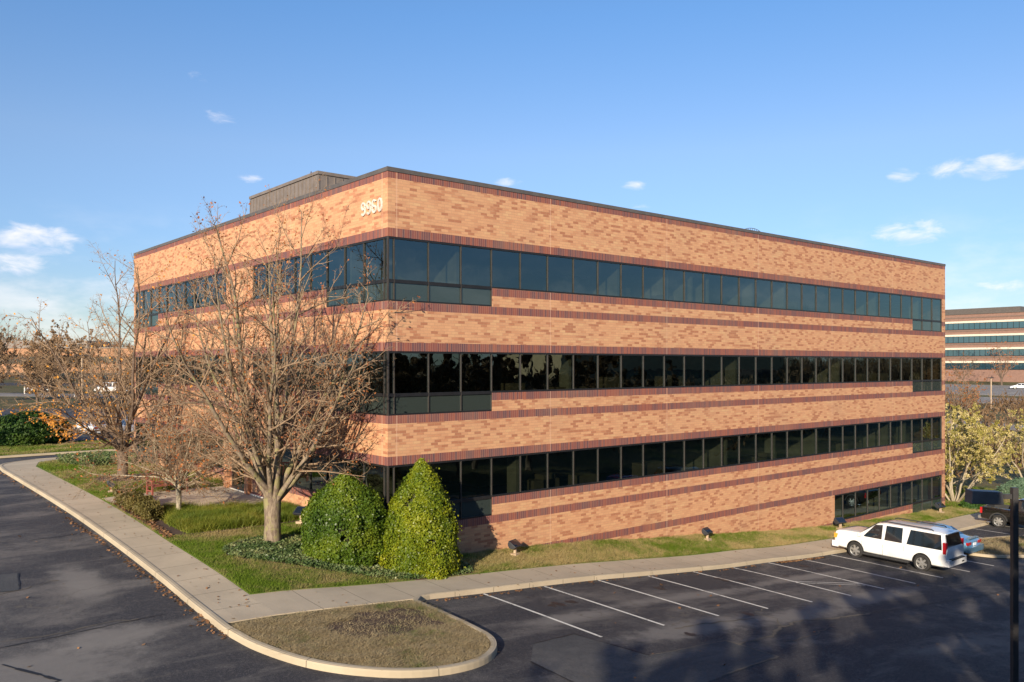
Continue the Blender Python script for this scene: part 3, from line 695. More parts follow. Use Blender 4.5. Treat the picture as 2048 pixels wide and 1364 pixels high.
# ---------------------------------------------------------------- vegetation
def rot_about(d, axis, ang): return (Matrix.Rotation(ang, 3, axis) @ d)
class Tree:
    def __init__(s, seed): s.r = random.Random(seed); s.big = MB(); s.fine = MB(); s.tips = []
    def poly(s, p, d, L, r0, r1, lvl, up, wig, nside, seg):
        r = s.r; n = max(2, int(L/seg)); pts = [p.copy()]; rad = [r0]; dirs = [d.copy()]
        for i in range(n):
            d = (d + Vector((r.gauss(0,wig), r.gauss(0,wig), r.gauss(0,wig)+up))).normalized()
            p = p + d*(L/n); pts.append(p.copy()); dirs.append(d.copy()); rad.append(r0+(r1-r0)*((i+1)/n)**.9)
        (s.big if lvl <= 1 else s.fine).tube(pts, rad, nside)
        return pts, dirs, rad
    def grow(s, p, d, L, r0, lvl, cfg):
        c = cfg[lvl]; r = s.r
        pts, dirs, rad = s.poly(p, d, L, r0, max(.003, r0*c.get('tip', .25)), lvl, c.get('up', .03), c.get('wig', .1), c.get('side', 4), c.get('seg', .5))
        if lvl+1 >= len(cfg):
            s.tips.append(pts[-1]); s.tips.append(pts[len(pts)//2]); return
        nx = cfg[lvl+1]; k = r.randint(*nx['n']); ph = r.uniform(0, 6.28)
        for j in range(k):
            t = nx['t0'] + (1-nx['t0'])*(j+r.random()*.8)/k; t = min(t, .98); f = t*(len(pts)-1); i = int(f); q = pts[i].lerp(pts[min(i+1,len(pts)-1)], f-i)
            dd = dirs[i]; ax = dd.orthogonal(); ph += 2.4+r.uniform(-.5,.5); ax.rotate(Matrix.Rotation(ph, 3, dd).to_euler())
            nd = rot_about(dd, ax.normalized(), R(r.uniform(*nx['ang'])))
            ln = L*r.uniform(*nx['len'])*(1.0-.55*t if lvl > 0 else 1)
            s.grow(q, nd, ln, min(rad[i]*.75, nx['rad']*r.uniform(.7,1.2)*(1-.3*t)), lvl+1, cfg)
    def finish(s, root, bark, twig, leafmat=None, nleaf=0, lsize=.07, leafc=None, crown='crown'):
        s.big.build('trunk', bark, root, smooth=True)
        c = s.fine.build(crown, twig, root)
        if leafmat is not None:
            rg = np.random.default_rng(s.r.randint(0, 10**6)); tp = np.array([t[:] for t in s.tips])
            C = tp[rg.integers(0, len(tp), nleaf)] + rg.normal(size=(nleaf,3))*.06
            if leafc is not None:
                wgt = leafc(C); C = C[rg.random(len(C)) < wgt]
            link('leaves', mesh_np('leaves', leaf_quads(C, lsize, rg), 4), leafmat, c)
        return root
def pear(name, label, loc, hgt, spread, seed, nl, bark, twig, leafmat, nleaf, leafc=None, trunk_h=1.7, r0=.30, lo=(12,34), lop=.5, group=None, dens=1.0, lsize=.08, asym=None, cat='tree'):
    root = thing(name, label, cat, loc, 0, group); T = Tree(seed); r = T.r
    # trunk with root flare
    T.big.tube([(0,0,-.4),(0,0,0),(0,0,.25),(.01,0,trunk_h*.6),(0,.01,trunk_h)], [r0*1.35,r0*1.15,r0*.98,r0*.9,r0*1.0], 12)
    n = lambda a, b: (max(1, int(a*dens)), max(1, int(b*dens)))
    cfg = [None, dict(up=.045, wig=.055, side=7, seg=.6, tip=.12),
           dict(n=n(10,14), t0=.10, ang=(26,58), len=(.30,.52), rad=.05, up=.03, wig=.09, side=5, seg=.5, tip=.2),
           dict(n=n(6,9), t0=.12, ang=(28,60), len=(.32,.5), rad=.02, up=.03, wig=.13, side=3, seg=.35, tip=.3),
           dict(n=n(3,5), t0=.1, ang=(30,70), len=(.3,.5), rad=.009, up=.02, wig=.16, side=3, seg=.25, tip=.5)]
    for i in range(nl):
        f = (i+.5)/nl; a = 2.4*i + r.uniform(-.3,.3); tilt = R(lo[0] + (lo[1]-lo[0])*f**lop + r.uniform(-4,4)) if i > 0 else R(4)
        L = hgt*(.98-.30*f)*r.uniform(.88,1.05)
        if asym: L *= 1 + asym[1]*max(0, math.cos(a-asym[0]))*f
        d = Vector((math.cos(a)*math.sin(tilt), math.sin(a)*math.sin(tilt), math.cos(tilt)))
        p = Vector((math.cos(a)*r0*.35, math.sin(a)*r0*.35, trunk_h*r.uniform(.86,1.0)+(.7*r.random() if i % 3 == 0 else 0)))
        T.grow(p, d, L-trunk_h*.6, r0*r.uniform(.34,.52)*(1-.3*f), 1, cfg)
    return T.finish(root, bark, twig, leafmat, nleaf, lsize, leafc)

big = pear('bare_tree', 'large bare tree with grey forked trunk standing in ivy in front of the building corner', (-2.96,2.88,-6.45), 11.5, 5, 21, 15, M['bark'], M['twig'], M['rust'], 5200, None, 1.75, .31, (7,47), .8, 'nearly bare deciduous trees', 1.24, .055)
def leftc(C):
    s = -.77*C[:,0]+.64*C[:,1]
    lowl = np.clip((4.3-C[:,2])/.8, 0, 1)*np.clip((C[:,2]-1.9)/.8, 0, 1)*np.clip((s-.2)/1.2, 0, 1)*.75
    return np.clip(.05+lowl*1.0, 0, 1)
left = pear('bare_tree', 'bare tree with orange leaves on its low branches, in a round mulch ring', (-3.1,20.9,-5.95), 11.2, 6, 33, 13, M['bark_dark'], M['twig'], M['orange'], 18000, leftc, 1.5, .27, (7,74), .8, 'nearly bare deciduous trees', 1.2, .08)
# small spreading tree by the bench
def small_tree():
    root = thing('small_tree', 'small low spreading bare tree with thin pale trunk beside the red bench', 'tree', (-4.19,9.02,-6.12), 0, 'nearly bare deciduous trees'); T = Tree(8); r = T.r
    T.big.tube([(0,0,-.3),(0,0,0),(.02,0,.7),(0,0,1.35)], [.15,.115,.10,.12], 10)
    cfg = [None, dict(up=.02, wig=.12, side=5, seg=.3, tip=.15),
       dict(n=(10,13), t0=.12, ang=(25,60), len=(.34,.55), rad=.025, up=.02, wig=.12, side=4, seg=.3, tip=.2),
       dict(n=(8,10), t0=.08, ang=(30,65), len=(.38,.6), rad=.011, up=.01, wig=.15, side=3, seg=.22, tip=.4),
       dict(n=(5,7), t0=.1, ang=(30,70), len=(.35,.6), rad=.006, up=.0, wig=.2, side=3, seg=.2, tip=.5)]
    for i in range(19):
        f = (i+.5)/19; a = 2.4*i+r.uniform(-.3,.3); tilt = R(18+58*f**.8); d = Vector((math.cos(a)*math.sin(tilt), math.sin(a)*math.sin(tilt), math.cos(tilt)))
        T.grow(Vector((0,0,1.1+.28*r.random())), d, (3.0+1.0*f)*r.uniform(.85,1.1), .038, 1, cfg)
    return T.finish(root, M['bark_pale'], M['twig'], M['rust'], 1500, .065)
small_tree()

# clipped evergreens: leaf shell with lumps and gaps over a dark inner core
def bush(name, label, cat, loc, prof, rad, hgt, n, mat, seed, lump=.16, size=.075, squash=(1,1), group=None, gaps=3):
    root = thing(name, label, cat, loc, 0, group); rg = np.random.default_rng(seed)
    k = [(rg.normal(size=3)*3.2, rg.uniform(0,6.28)) for _ in range(7)]
    def lumpf(P): return sum(np.sin(P@kk+ph) for kk, ph in k)/7
    t = rg.random(n*2)**.85; th = rg.uniform(0, 2*np.pi, n*2)
    keep = rg.random(n*2) < np.interp(t, [p[0] for p in prof], [p[1] for p in prof])+.08; t = t[keep][:n]; th = th[keep][:n]
    rr = np.interp(t, [p[0] for p in prof], [p[1] for p in prof])*rad
    D = np.stack([np.cos(th)*squash[0], np.sin(th)*squash[1], np.zeros_like(th)], 1); Pn = np.concatenate([D[:,:2], (t*2)[:,None]], 1)
    lf = lumpf(Pn*1.0)+.5*lumpf(Pn*2.7+3); depth = rg.exponential(.09, len(t))
    r2 = rr*(1+lump*lf) - depth*1.1*np.minimum(1, rr/.4); C = D*r2[:,None]; C[:,2] = t*hgt + rg.normal(0,.03,len(t)) + .04
    hole = np.ones(len(t), bool)
    for _ in range(gaps):
        a0, t0 = rg.uniform(0, 6.28), rg.uniform(.3,.85); da = np.abs((th-a0+np.pi) % (2*np.pi)-np.pi)*rad/.22; hole &= ~((da**2+((t-t0)*hgt/.16)**2) < 1) | (rg.random(len(t)) < .2)
    C = C[hole]; out = D[hole]*1.0; out[:,2] = .35
    sprig = rg.random(len(C)) < .07; C[sprig] += out[sprig]*rg.exponential(.05,(sprig.sum(),1)); 
    link('foliage', mesh_np('foliage', leaf_quads(C, size, rg, 0, out*.9), 4), mat, root)
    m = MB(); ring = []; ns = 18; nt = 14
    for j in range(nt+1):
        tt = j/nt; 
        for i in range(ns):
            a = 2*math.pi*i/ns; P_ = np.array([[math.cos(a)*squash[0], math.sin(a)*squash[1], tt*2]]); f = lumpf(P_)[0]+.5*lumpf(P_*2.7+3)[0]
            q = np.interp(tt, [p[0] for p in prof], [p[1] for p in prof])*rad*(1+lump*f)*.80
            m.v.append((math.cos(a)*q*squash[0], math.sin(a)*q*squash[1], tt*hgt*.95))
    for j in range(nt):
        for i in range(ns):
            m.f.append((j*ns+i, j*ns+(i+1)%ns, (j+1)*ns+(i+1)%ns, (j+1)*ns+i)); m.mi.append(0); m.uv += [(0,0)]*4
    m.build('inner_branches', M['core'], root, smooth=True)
    return root
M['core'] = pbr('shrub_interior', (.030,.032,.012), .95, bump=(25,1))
bush('evergreen_shrub', 'rounded dark green evergreen shrub, left of the pair at the building corner', 'shrub', (-1.30,.70,-6.95), [(0,.86),(.12,.98),(.35,1),(.58,.9),(.76,.66),(.9,.36),(1,.08)], 1.48, 3.1, 52000, M['ever2'], 4, .24, .056, (1,1), 'evergreen shrubs at the corner', 9)
bush('evergreen_shrub', 'taller pointed yellow green evergreen shrub, right of the pair at the building corner', 'shrub', (.60,-1.22,-7.22), [(0,.9),(.15,1),(.4,.93),(.62,.74),(.8,.48),(.93,.22),(1,.05)], 1.36, 3.9, 58000, M['ever'], 9, .22, .056, (1,1), 'evergreen shrubs at the corner', 8)
bush('round_shrub', 'large clipped round dark yew shrub on the grass across the road at the left', 'shrub', (-2.9,46.6,-6.05), [(0,.75),(.15,.95),(.4,1),(.65,.88),(.85,.6),(1,.15)], 2.35, 2.45, 26000, M['hedge'], 14, .10, .12, (1.25,.9), None, 2)

# generic blades, leaves scattered over polygons
def inpoly(P, poly):
    x, y = P[:,0], P[:,1]; c = np.zeros(len(P), bool); j = len(poly)-1
    for i in range(len(poly)):
        xi, yi = poly[i]; xj, yj = poly[j]
        c ^= ((yi > y) != (yj > y)) & (x < (xj-xi)*(y-yi)/(yj-yi+1e-12)+xi); j = i
    return c
def scatter(poly, n, rg, excl=()):
    xs = [p[0] for p in poly]; ys = [p[1] for p in poly]
    P = np.stack([rg.uniform(min(xs), max(xs), n), rg.uniform(min(ys), max(ys), n)], 1); k = inpoly(P, poly)
    for e in excl: k &= ~inpoly(P, e)
    return P[k]
def blades(name, P, hh, ww, off, mat, label, cat, lean=.5, seed=0, flat=0):
    rg = np.random.default_rng(seed); n = len(P)
    z = H(P[:,0], P[:,1])+off; B = np.concatenate([P, z[:,None]], 1)
    a = rg.uniform(0, 2*np.pi, n); s = np.stack([np.cos(a), np.sin(a), np.zeros(n)], 1)*(ww*rg.uniform(.6,1.4,n))[:,None]/2
    hv = hh*rg.uniform(.4,1.4,n)*(1+.45*np.sin(P[:,0]*3.1+2*np.sin(P[:,1]*2.3))*np.sin(P[:,1]*3.7+2*np.sin(P[:,0]*1.9))); le = rg.normal(size=(n,2))*lean
    T_ = B+np.stack([le[:,0]*hv, le[:,1]*hv, hv*(1-flat)], 1)
    V = np.stack([B-s, B+s, T_], 1).reshape(-1,3)
    o = link(name, mesh_np(name, V, 3), mat); tag(o, label, cat, None, 'stuff'); return o
g = np.random.default_rng(3)
BLD = [(0,0),(45,0),(45,30),(0,30)]
INNER = [(-3.2,.3),(-.0,2.0),(2,-.2),(1.9,-1.9),(-.5,-2.0)]
NEARL = [(-5.9,-2.25),(-5.88,4.8),(-5.63,14.6),(-5.5,22),(0,22),(0,0),(-.1,-2.2)]
blades('grass', scatter(NEARL, 190000, g, [BLD, PATIO, BED, IVY, MULCH2]), .065, .016, .02, M['grass'], 'short green lawn between the left sidewalk and the building', 'grass', .6, 1)
blades('grass', scatter([(-5.5,22),(-5.4,29.5),(-4.9,31.6),(-3.6,32.28),(3,32.28),(0,30),(0,22)], 40000, g, [BLD]), .08, .03, .02, M['grass'], 'lawn at the far left end of the building by the curving sidewalk', 'grass', .6, 2)
blades('grass', scatter([(2.3,-2.2),(36,-2.08),(45.5,-1.9),(45.5,0),(0,0)], 170000, g), .085, .016, .02, M['strip'], 'patchy green and straw lawn strip between the parking side wall and the sidewalk', 'grass', .9, 3)
ISL = [(-4.6+(x+4.6)*.945, -6.6+(y+6.6)*.93) for x, y in nose]+[(-1.95,-4.4),(-7.2,-4.4)]
PI_ = scatter(ISL, 120000, g); inb = inpoly(PI_, BARE)&(g.random(len(PI_)) > .16)
blades('dry_grass', PI_[~inb], .06, .020, -.03, M['dry'], 'dry straw coloured grass on the parking island at the front', 'grass', 1.7, 4)
blades('dry_grass', scatter(RI, 30000, g), .09, .02, .0, M['dry'], 'dry grass on the small island behind the lamp post', 'grass', 1.2, 5)
blades('grass', scatter([(45.6,-1.7),(61,-1.4),(61,14),(45.6,14)], 60000, g), .09, .035, .02, M['grass'], 'lawn at the right end of the building with scattered fallen leaves', 'grass', .8, 6)
blades('grass', scatter([(-20,37.8),(8,38.0),(8,47),(-20,47)], 70000, g), .10, .05, .0, M['grass'], 'yellow green grass strip under the round shrub across the road', 'grass', .7, 7)
# lily turf, ivy and dwarf hedge
LIR = [(-5.0,5.5),(-5.1,7.6),(-4.75,8.6),(-4.5,10.3),(-3.6,9.5),(-1.2,8.05),(-.1,7.8),(-.1,5.8),(-1.2,5.5),(-3.6,5.35)]
P_ = scatter(LIR, 40000, g); P_ = np.repeat(P_, 3, 0)+g.normal(size=(len(P_)*3,2))*.05
blades('lily_turf', P_, .25, .022, .03, M['lirio'], 'thick band of grassy lily turf in front of the concrete patio', 'ground cover', .45, 8)
P_ = scatter([(-1.2,15.1),(-.1,15.1),(-.1,19),(-3.8,17.2),(-4.8,16.2),(-4.6,15.2)], 22000, g)
blades('lily_turf', P_, .33, .03, .02, M['lirio'], 'band of grassy lily turf behind the bench', 'ground cover', .5, 9)
def leafstuff(name, P, z0, z1, size, mat, label, cat, seed, up=.6, asp=1.3):
    rg = np.random.default_rng(seed); z = H(P[:,0], P[:,1])+rg.uniform(z0, z1, len(P))
    o = link(name, mesh_np(name, leaf_quads(np.concatenate([P, z[:,None]], 1), size, rg, up, None, asp), 4), mat); tag(o, label, cat, None, 'stuff'); return o
leafstuff('ivy', scatter(IVY, 56000, g, [BLD]), .03, .16, .065, M['ivy'], 'dark ivy ground cover around the large tree and below the two evergreen shrubs', 'ground cover', 10, 1.2)
P_ = scatter([(-5.7,8.0),(-5.62,13.0),(-4.95,12.8),(-4.75,10.6),(-5.0,8.2)], 16000, g)
rg = np.random.default_rng(12); hh = .55*np.sqrt(rg.random(len(P_)))
o = link('dwarf_hedge', mesh_np('dwarf_hedge', leaf_quads(np.concatenate([P_, (H(P_[:,0],P_[:,1])+.05+hh+.07*np.sin(P_[:,1]*5))[:,None]], 1), .06, rg), 4), M['dwarf']); tag(o, 'low rust and olive dwarf hedge along the left sidewalk beside the patio', 'hedge')
leafstuff('low_shrubs', scatter([(-3.5,27),(-1,26),(0,29.5),(-1.5,31.5),(-4.2,31)], 15000, g, [BLD]), .02, .5, .08, M['ivy'], 'low dark shrubs at the far left corner of the building', 'ground cover', 13)
# fallen leaves: in the gutter, on the sidewalks and lawns
rg = np.random.default_rng(77); G = []
for (x0,y0),(x1,y1),n in (((-7.5,-5),(-7.5,12),420),((-7.4,12),(-7.3,29),120),((17.5,-4.15),(21.5,-4.15),260),((-1,-4.2),(3,-4.15),60),((3,-4.15),(17,-4.15),90)):
    t_ = rg.random(n); G.append(np.stack([x0+(x1-x0)*t_-np.abs(rg.normal(0,.13,n))*(1 if x0 == x1 or abs(x1-x0) < 1 else 0), y0+(y1-y0)*t_-np.abs(rg.normal(0,.1,n))*(0 if abs(x1-x0) < 1 else 1)], 1))
G = np.concatenate(G); leafstuff('fallen_leaves', G, -.14, -.125, .075, M['litter'], 'brown fallen leaves gathered in the gutter along the kerb', 'leaves', 20, 3)
P_ = np.stack([rg.uniform(-16,40,260), rg.uniform(-18,12,260)], 1); P_ = P_[(P_[:,1] < -4.3) | (P_[:,0] < -7.6)]; P_ = P_[~inpoly(P_, nose+[(-7.5,-4)])]
leafstuff('fallen_leaves', P_, -.14, -.12, .085, M['litter'], 'single fallen leaves lying on the asphalt', 'leaves', 21, 3)
P_ = np.concatenate([scatter([(-7.2,-4.2),(-7.0,29),(-5.6,29),(-6.0,-4.2)], 170, rg), scatter([(-7,-4.1),(40,-3.9),(40,-2.2),(-7,-2.3)], 120, rg), scatter(PATIO, 40, rg)])
leafstuff('fallen_leaves', P_, .012, .02, .06, M['litter'], 'small fallen leaves on the sidewalks', 'leaves', 22, 4)
P_ = np.concatenate([scatter([(-5.9,5.2),(-5.6,13.5),(-5.2,13.5),(-5.5,5.2)], 900, rg), scatter([(45.6,-1.7),(60,-1.4),(60,12),(45.6,12)], 2600, rg), scatter([(-5.5,14.8),(-5,29),(-1,29),(-1,15)], 700, rg)])
leafstuff('fallen_leaves', P_, .05, .10, .07, M['litter'], 'fallen leaves on the mulch and lawns beside the building', 'leaves', 23, 2)

# multi-stemmed pale tree with pale leaves at the right end of the building
def stems(label, loc, seed, hgt, n, nleaf, lmat, bark, spread=(15,55), group=None, lsize=.12, name='multi_stem_tree'):
    root = thing(name, label, 'tree', loc, 0, group); T = Tree(seed); r = T.r
    cfg = [None, dict(up=.03, wig=.09, side=6, seg=.45, tip=.2),
       dict(n=(6,9), t0=.35, ang=(25,55), len=(.3,.5), rad=.03, up=.03, wig=.12, side=4, seg=.4, tip=.2),
       dict(n=(5,8), t0=.1, ang=(30,60), len=(.35,.5), rad=.012, up=.02, wig=.15, side=3, seg=.3, tip=.4)]
    for i in range(n):
        a = 2.4*i+r.uniform(-.4,.4); tilt = R(spread[0]+(spread[1]-spread[0])*((i+.5)/n)); d = Vector((math.cos(a)*math.sin(tilt), math.sin(a)*math.sin(tilt), math.cos(tilt)))
        T.grow(Vector((math.cos(a)*.15, math.sin(a)*.15, -.1)), d, hgt*r.uniform(.8,1.05), .095*r.uniform(.8,1.2), 1, cfg)
    return T.finish(root, bark, M['twig'], lmat, nleaf, lsize)
stems('pale multi stemmed tree with pale yellow leaves against the right end of the building', (49.0,1.2,h(49,1.2)), 5, 6.6, 9, 20000, M['paleleaf'], M['bark_pale'], (12,52), 'trees beyond the right end of the building', .075)
ms = stems('pale leaved bushy tree behind the black pickup', (58,6,h(58,6)), 6, 6.8, 11, 20000, M['paleleaf'], M['bark_pale'], (15,62), 'trees beyond the right end of the building', .08)
dup(ms, (66,14,h(66,14)), 1.3, 'pale leaved bushy tree farther back, left of the dip in the road', 1.0)
dup(ms, (66,2,h(66,2)), 3.3, 'pale leaved bushy tree at the right edge behind the spruce', .95)
bush('spreading_juniper', 'blue green spreading juniper on the lawn beyond the black pickup', 'shrub', (58.5,-.2,h(58.5,-.2)-.05), [(0,.95),(.2,1),(.5,.85),(.8,.5),(1,.1)], 2.0, 1.5, 12000, leaf_material('juniper', [(.3,(.05,.10,.06)),(.5,(.12,.20,.12)),(.7,(.24,.32,.2))], 1), 31, .2, .12)
for i, (x, y, s, lab) in enumerate(((46.6,-.9,.7,'low dark shrub against the right end wall'),(48.6,-1.0,.75,'low dark shrub below the pale multi stemmed tree'),(50.6,-.8,.6,'small olive shrub next to the walkway behind the sedan'))):
    bush('low_shrub', lab, 'shrub', (x,y,h(x,y)), [(0,.9),(.3,1),(.7,.75),(1,.2)], .9*s, .85*s, 3500, M['hedge'] if i < 2 else M['dwarf'], 40+i, .2, .10, group='low shrubs at the right end of the building')

# background trees: three prototypes, then copies
def bgtree(seed, hgt, sp, dens, lmat, nleaf, name='bare_tree', lsize=.15, lo=(8,48)):
    return pear(name, 'placeholder', (0,0,0), hgt, 5, seed, 8, M['bark_dark'], M['twig'], lmat, nleaf, None, hgt*.16, hgt*.022, lo, .7, 'trees in the background', dens, lsize)
A = bgtree(51, 10, 5, .7, M['russet'], 9000); B_ = bgtree(52, 12, 5, .66, M['rust'], 700, lsize=.18)
C_ = bgtree(53, 9, 5, .6, M['brownleaf'], 1500, lo=(5,60))
spots = [ # proto, x, y, scale, rz, label
 (A,14,122,1.15,0,'rounded russet tree in front of the long low building at the far left'),
 (C_,7,131,.9,1,'bare tree at the left picture edge beside the parked dark car'),
 (B_,23,118,.95,2,'bare tree left of the two far lamp poles'),
 (A,29,128,.75,2.2,'dark russet tree between the far lamp poles'),
 (C_,36,110,.9,2.9,'bare tree behind the orange leaved tree at the left'),
 (B_,38,135,1.0,.5,'taller bare tree close to the left end of the building, far back'),
 (C_,-9.5,43,1.0,.7,'bare tree reaching in from the left picture edge over the round shrub'),
 (B_,16,175,1.1,1.2,'bare tree on the skyline above the low building'),
 (B_,64,30,.8,0,'bare tree beyond the right end of the building, nearest the road'),
 (A,82,22,.62,1,'brown leaved tree among the thicket on the right'),
 (B_,132,34,.85,2,'tall bare tree with reddish base in front of the distant banded building'),
 (C_,90,30,.8,3,'bare tree left of the thicket beside the building edge'),
 (C_,84,10,.8,4,'bare tree in the thicket at the right picture edge'),
 (A,96,16,.6,5,'brown tree farther back in the thicket on the right'),
 (B_,226,62,1.0,2.5,'pale forked tree in front of the distant banded building, right'),
 (C_,228,80,.9,1.5,'bare tree in front of the distant banded building, left'),
 (C_,227,72,.9,3.5,'bare tree in front of the distant banded building, middle'),
 (A,150,40,.55,3.1,'low brown tree near the far parking lot'),
 (A,9,108,.8,.4,'brown leaved tree left of the russet tree at the far left'),
 (A,20,104,.7,1.9,'brown leaved tree nearest the dark far lot'),
 (C_,26,104,.85,2.6,'bare tree standing at the far corner of the dark lot'),
 (A,34,146,.9,.9,'brown leaved tree right before the long low building'),
 (A,18,150,.95,3.9,'brown leaved tree before the left half of the long low building'),
 (C_,42,128,.95,4.4,'bare tree hidden behind the orange leaved tree, farther right'),
 (A,48,150,1.0,5.1,'brown leaved tree next to the farthest white car'),
 (A,4,118,.85,2.2,'russet tree at the left picture edge, before the far road'),
 (C_,12,112,.9,.2,'bare tree between the two russet trees at the far left'),
 (A,27,115,.8,4.0,'russet tree right of the tall far lamp post'),
 (A,25,152,1.0,1.0,'brown leaved tree at the middle of the long low building'),
 (A,40,158,1.0,2.0,'brown leaved tree before the right half of the long low building'),
 (C_,33,118,.9,5.4,'bare tree behind the left tree crown, far back'),
 (A,11,160,1.1,3.0,'brown leaved tree before the left end of the long low building'),
]
used = set()
for pr, x, y, s, rz, lab in spots:
    loc = (x, y, h(x,y)-.1)
    if pr.name not in used: used.add(pr.name); pr.location = loc; pr.rotation_euler = (0,0,rz); pr.scale = (s,)*3; pr['label'] = lab
    else: dup(pr, loc, rz, lab, s)
# conifer on the skyline
def conifer(label, loc, hgt, rad, seed):
    root = thing('conifer', label, 'tree', loc); rg = np.random.default_rng(seed); n = 9000
    t = rg.random(n)**1.3; lay = np.floor(t*16)/16; rr = rad*(1-t)*(.65+.35*(t*16-np.floor(t*16) < .5)); th = rg.uniform(0,6.28,n); q = np.sqrt(rg.random(n))
    br = 1+.3*np.sin(th*5+lay*40)
    C = np.stack([np.cos(th)*rr*q*br, np.sin(th)*rr*q*br, hgt*(.12+.88*t)-.12*rr*q*br], 1)
    link('foliage', mesh_np('foliage', leaf_quads(C, .3, rg, .3), 4), M['hedge'], root)
    m = MB(); m.tube([(0,0,-.3),(0,0,hgt*.97)], [rad*.09,.03], 7); m.build('trunk', M['bark_dark'], root); return root
conifer('dark conifer rising above the skyline at the far left', (12,205,h(12,205)), 11.5, 3.4, 3)
# far woods that read as one mass
def woods(name, label, pts, hlo, hhi, n, seed, mat=None, base=0):
    rg = np.random.default_rng(seed); V = []; L_ = []
    for (x0,y0),(x1,y1) in zip(pts, pts[1:]):
        k = int(n/(len(pts)-1)); t_ = rg.random(k); L_.append(np.stack([x0+(x1-x0)*t_, y0+(y1-y0)*t_], 1)+rg.normal(size=(k,2))*9)
    Q = np.concatenate(L_); 
    per = 26; z = np.array([h(*q) if abs(q[0]) < 700 and abs(q[1]) < 700 else -3 for q in Q]); hh = rg.uniform(hlo, hhi, len(Q))*(1+.2*np.sin(Q[:,0]*.05)+.15*np.sin(Q[:,0]*.017+Q[:,1]*.03))
    C = np.repeat(np.concatenate([Q, z[:,None]], 1), per, 0); H2 = np.repeat(hh, per); n2 = len(C)
    tt = rg.random(n2); rad = 2.8*np.sin(np.clip(tt*1.05, 0, 1)*math.pi)**.6+.2
    an = rg.uniform(0,6.28,n2); C = C+np.stack([np.cos(an)*rad*rg.random(n2), np.sin(an)*rad*rg.random(n2), H2*(.1+.9*tt)], 1)
    d = rg.normal(size=(n2,3)); d[:,2] = np.abs(d[:,2])+.8; d /= np.linalg.norm(d,axis=1)[:,None]; s = np.cross(d, rg.normal(size=(n2,3))); s /= np.linalg.norm(s,axis=1)[:,None]
    ln = rg.uniform(.8,2.2,n2)[:,None]; V = np.stack([C-d*ln-s*.10, C-d*ln+s*.10, C+d*ln+s*.04, C+d*ln-s*.04], 1).reshape(-1,3)
    o = link(name, mesh_np(name, V, 4), mat or M['brownleaf']); tag(o, label, 'woods', None, 'stuff')
woods('distant_woods', 'long line of leafless woods on the far left skyline', [(-60,235),(20,232),(110,228)], 4.5, 7.5, 1500, 1)
woods('distant_woods', 'leafless woods on the skyline behind the distant banded building', [(330,40),(320,160),(250,260)], 6, 9, 900, 2)
woods('thicket', 'brown thicket of leafless scrub between the lawn and the far road on the right', [(84,8),(92,26),(98,48)], 1.0, 2.4, 80, 3)
woods('thicket', 'brown scrub along the grassy bank below the far parking lots on the right', [(150,18),(160,46),(164,72)], .8, 1.8, 70, 4)
woods('distant_woods', 'leafless woods behind the parking lots opposite the building', [(-120,-130),(-20,-120),(60,-125),(200,-110),(330,-60)], 7, 11, 2600, 5)
woods('distant_woods', 'brown woods across the road behind the viewpoint', [(-110,-66),(-30,-62),(40,-66),(120,-60)], 7.5, 10, 1500, 6)
# trees standing round the lot behind the viewpoint: they cast the long soft shadows and fill the window reflections
S1 = pear('shade_tree', 'brown leaved oak behind the viewpoint, first of the row along the lot', (-40,-33.0,h(-40,-33)), 12.2, 5, 71, 10, M['bark_dark'], M['twig'], M['brownleaf'], 46000, None, 2.0, .25, (10,58), .7, 'brown oaks along the lot behind the viewpoint', .62, .24)
k = 0
for x, y, s in ((-31,-31.5,1.0),(-23,-32.5,.95),(-16.5,-33,1.0),(-9,-31.5,1.03),(-2,-33,1.0),(5,-31.5,1.05),(12,-33,1.1),(-36,-39,1.15),(-24,-40,1.1),(-12,-40,1.15),(0,-41,1.1),(19,-36,1.1),(28,-34,1.0),(38,-36,1.1),(50,-35,1.1),(-5.5,-36,1.0),(1.5,-35.5,1.02),(8.5,-36,1.05),(-20,-36,1.0),(-13,-36.5,1.0),(15.5,-33.5,1.0),(23.5,-37,1.1),(33,-38,1.1),(6,-42,1.15),(13,-43,1.15),(-28,-36,1.05)):
    k += 1; dup(S1, (x,y,h(x,y)), k*1.7, 'brown leaved oak behind the viewpoint, number %d along the lot edge from the left' % (k+1), s)
S2 = pear('bare_tree', 'thin bare tree on the grass left of the viewpoint', (-30,-29,h(-30,-29)), 9.2, 5, 72, 9, M['bark_dark'], M['twig'], M['brownleaf'], 2600, None, 1.8, .2, (10,55), .7, 'thin bare trees left of the viewpoint', .7, .16)
for i, (x, y, s) in enumerate(((-36,-33,.9),(-37,-28.8,1.05))): dup(S2, (x,y,h(x,y)), i*2.1+1, ['thin bare tree between the oaks left of the viewpoint','thin bare tree farthest left of the viewpoint'][i], s)
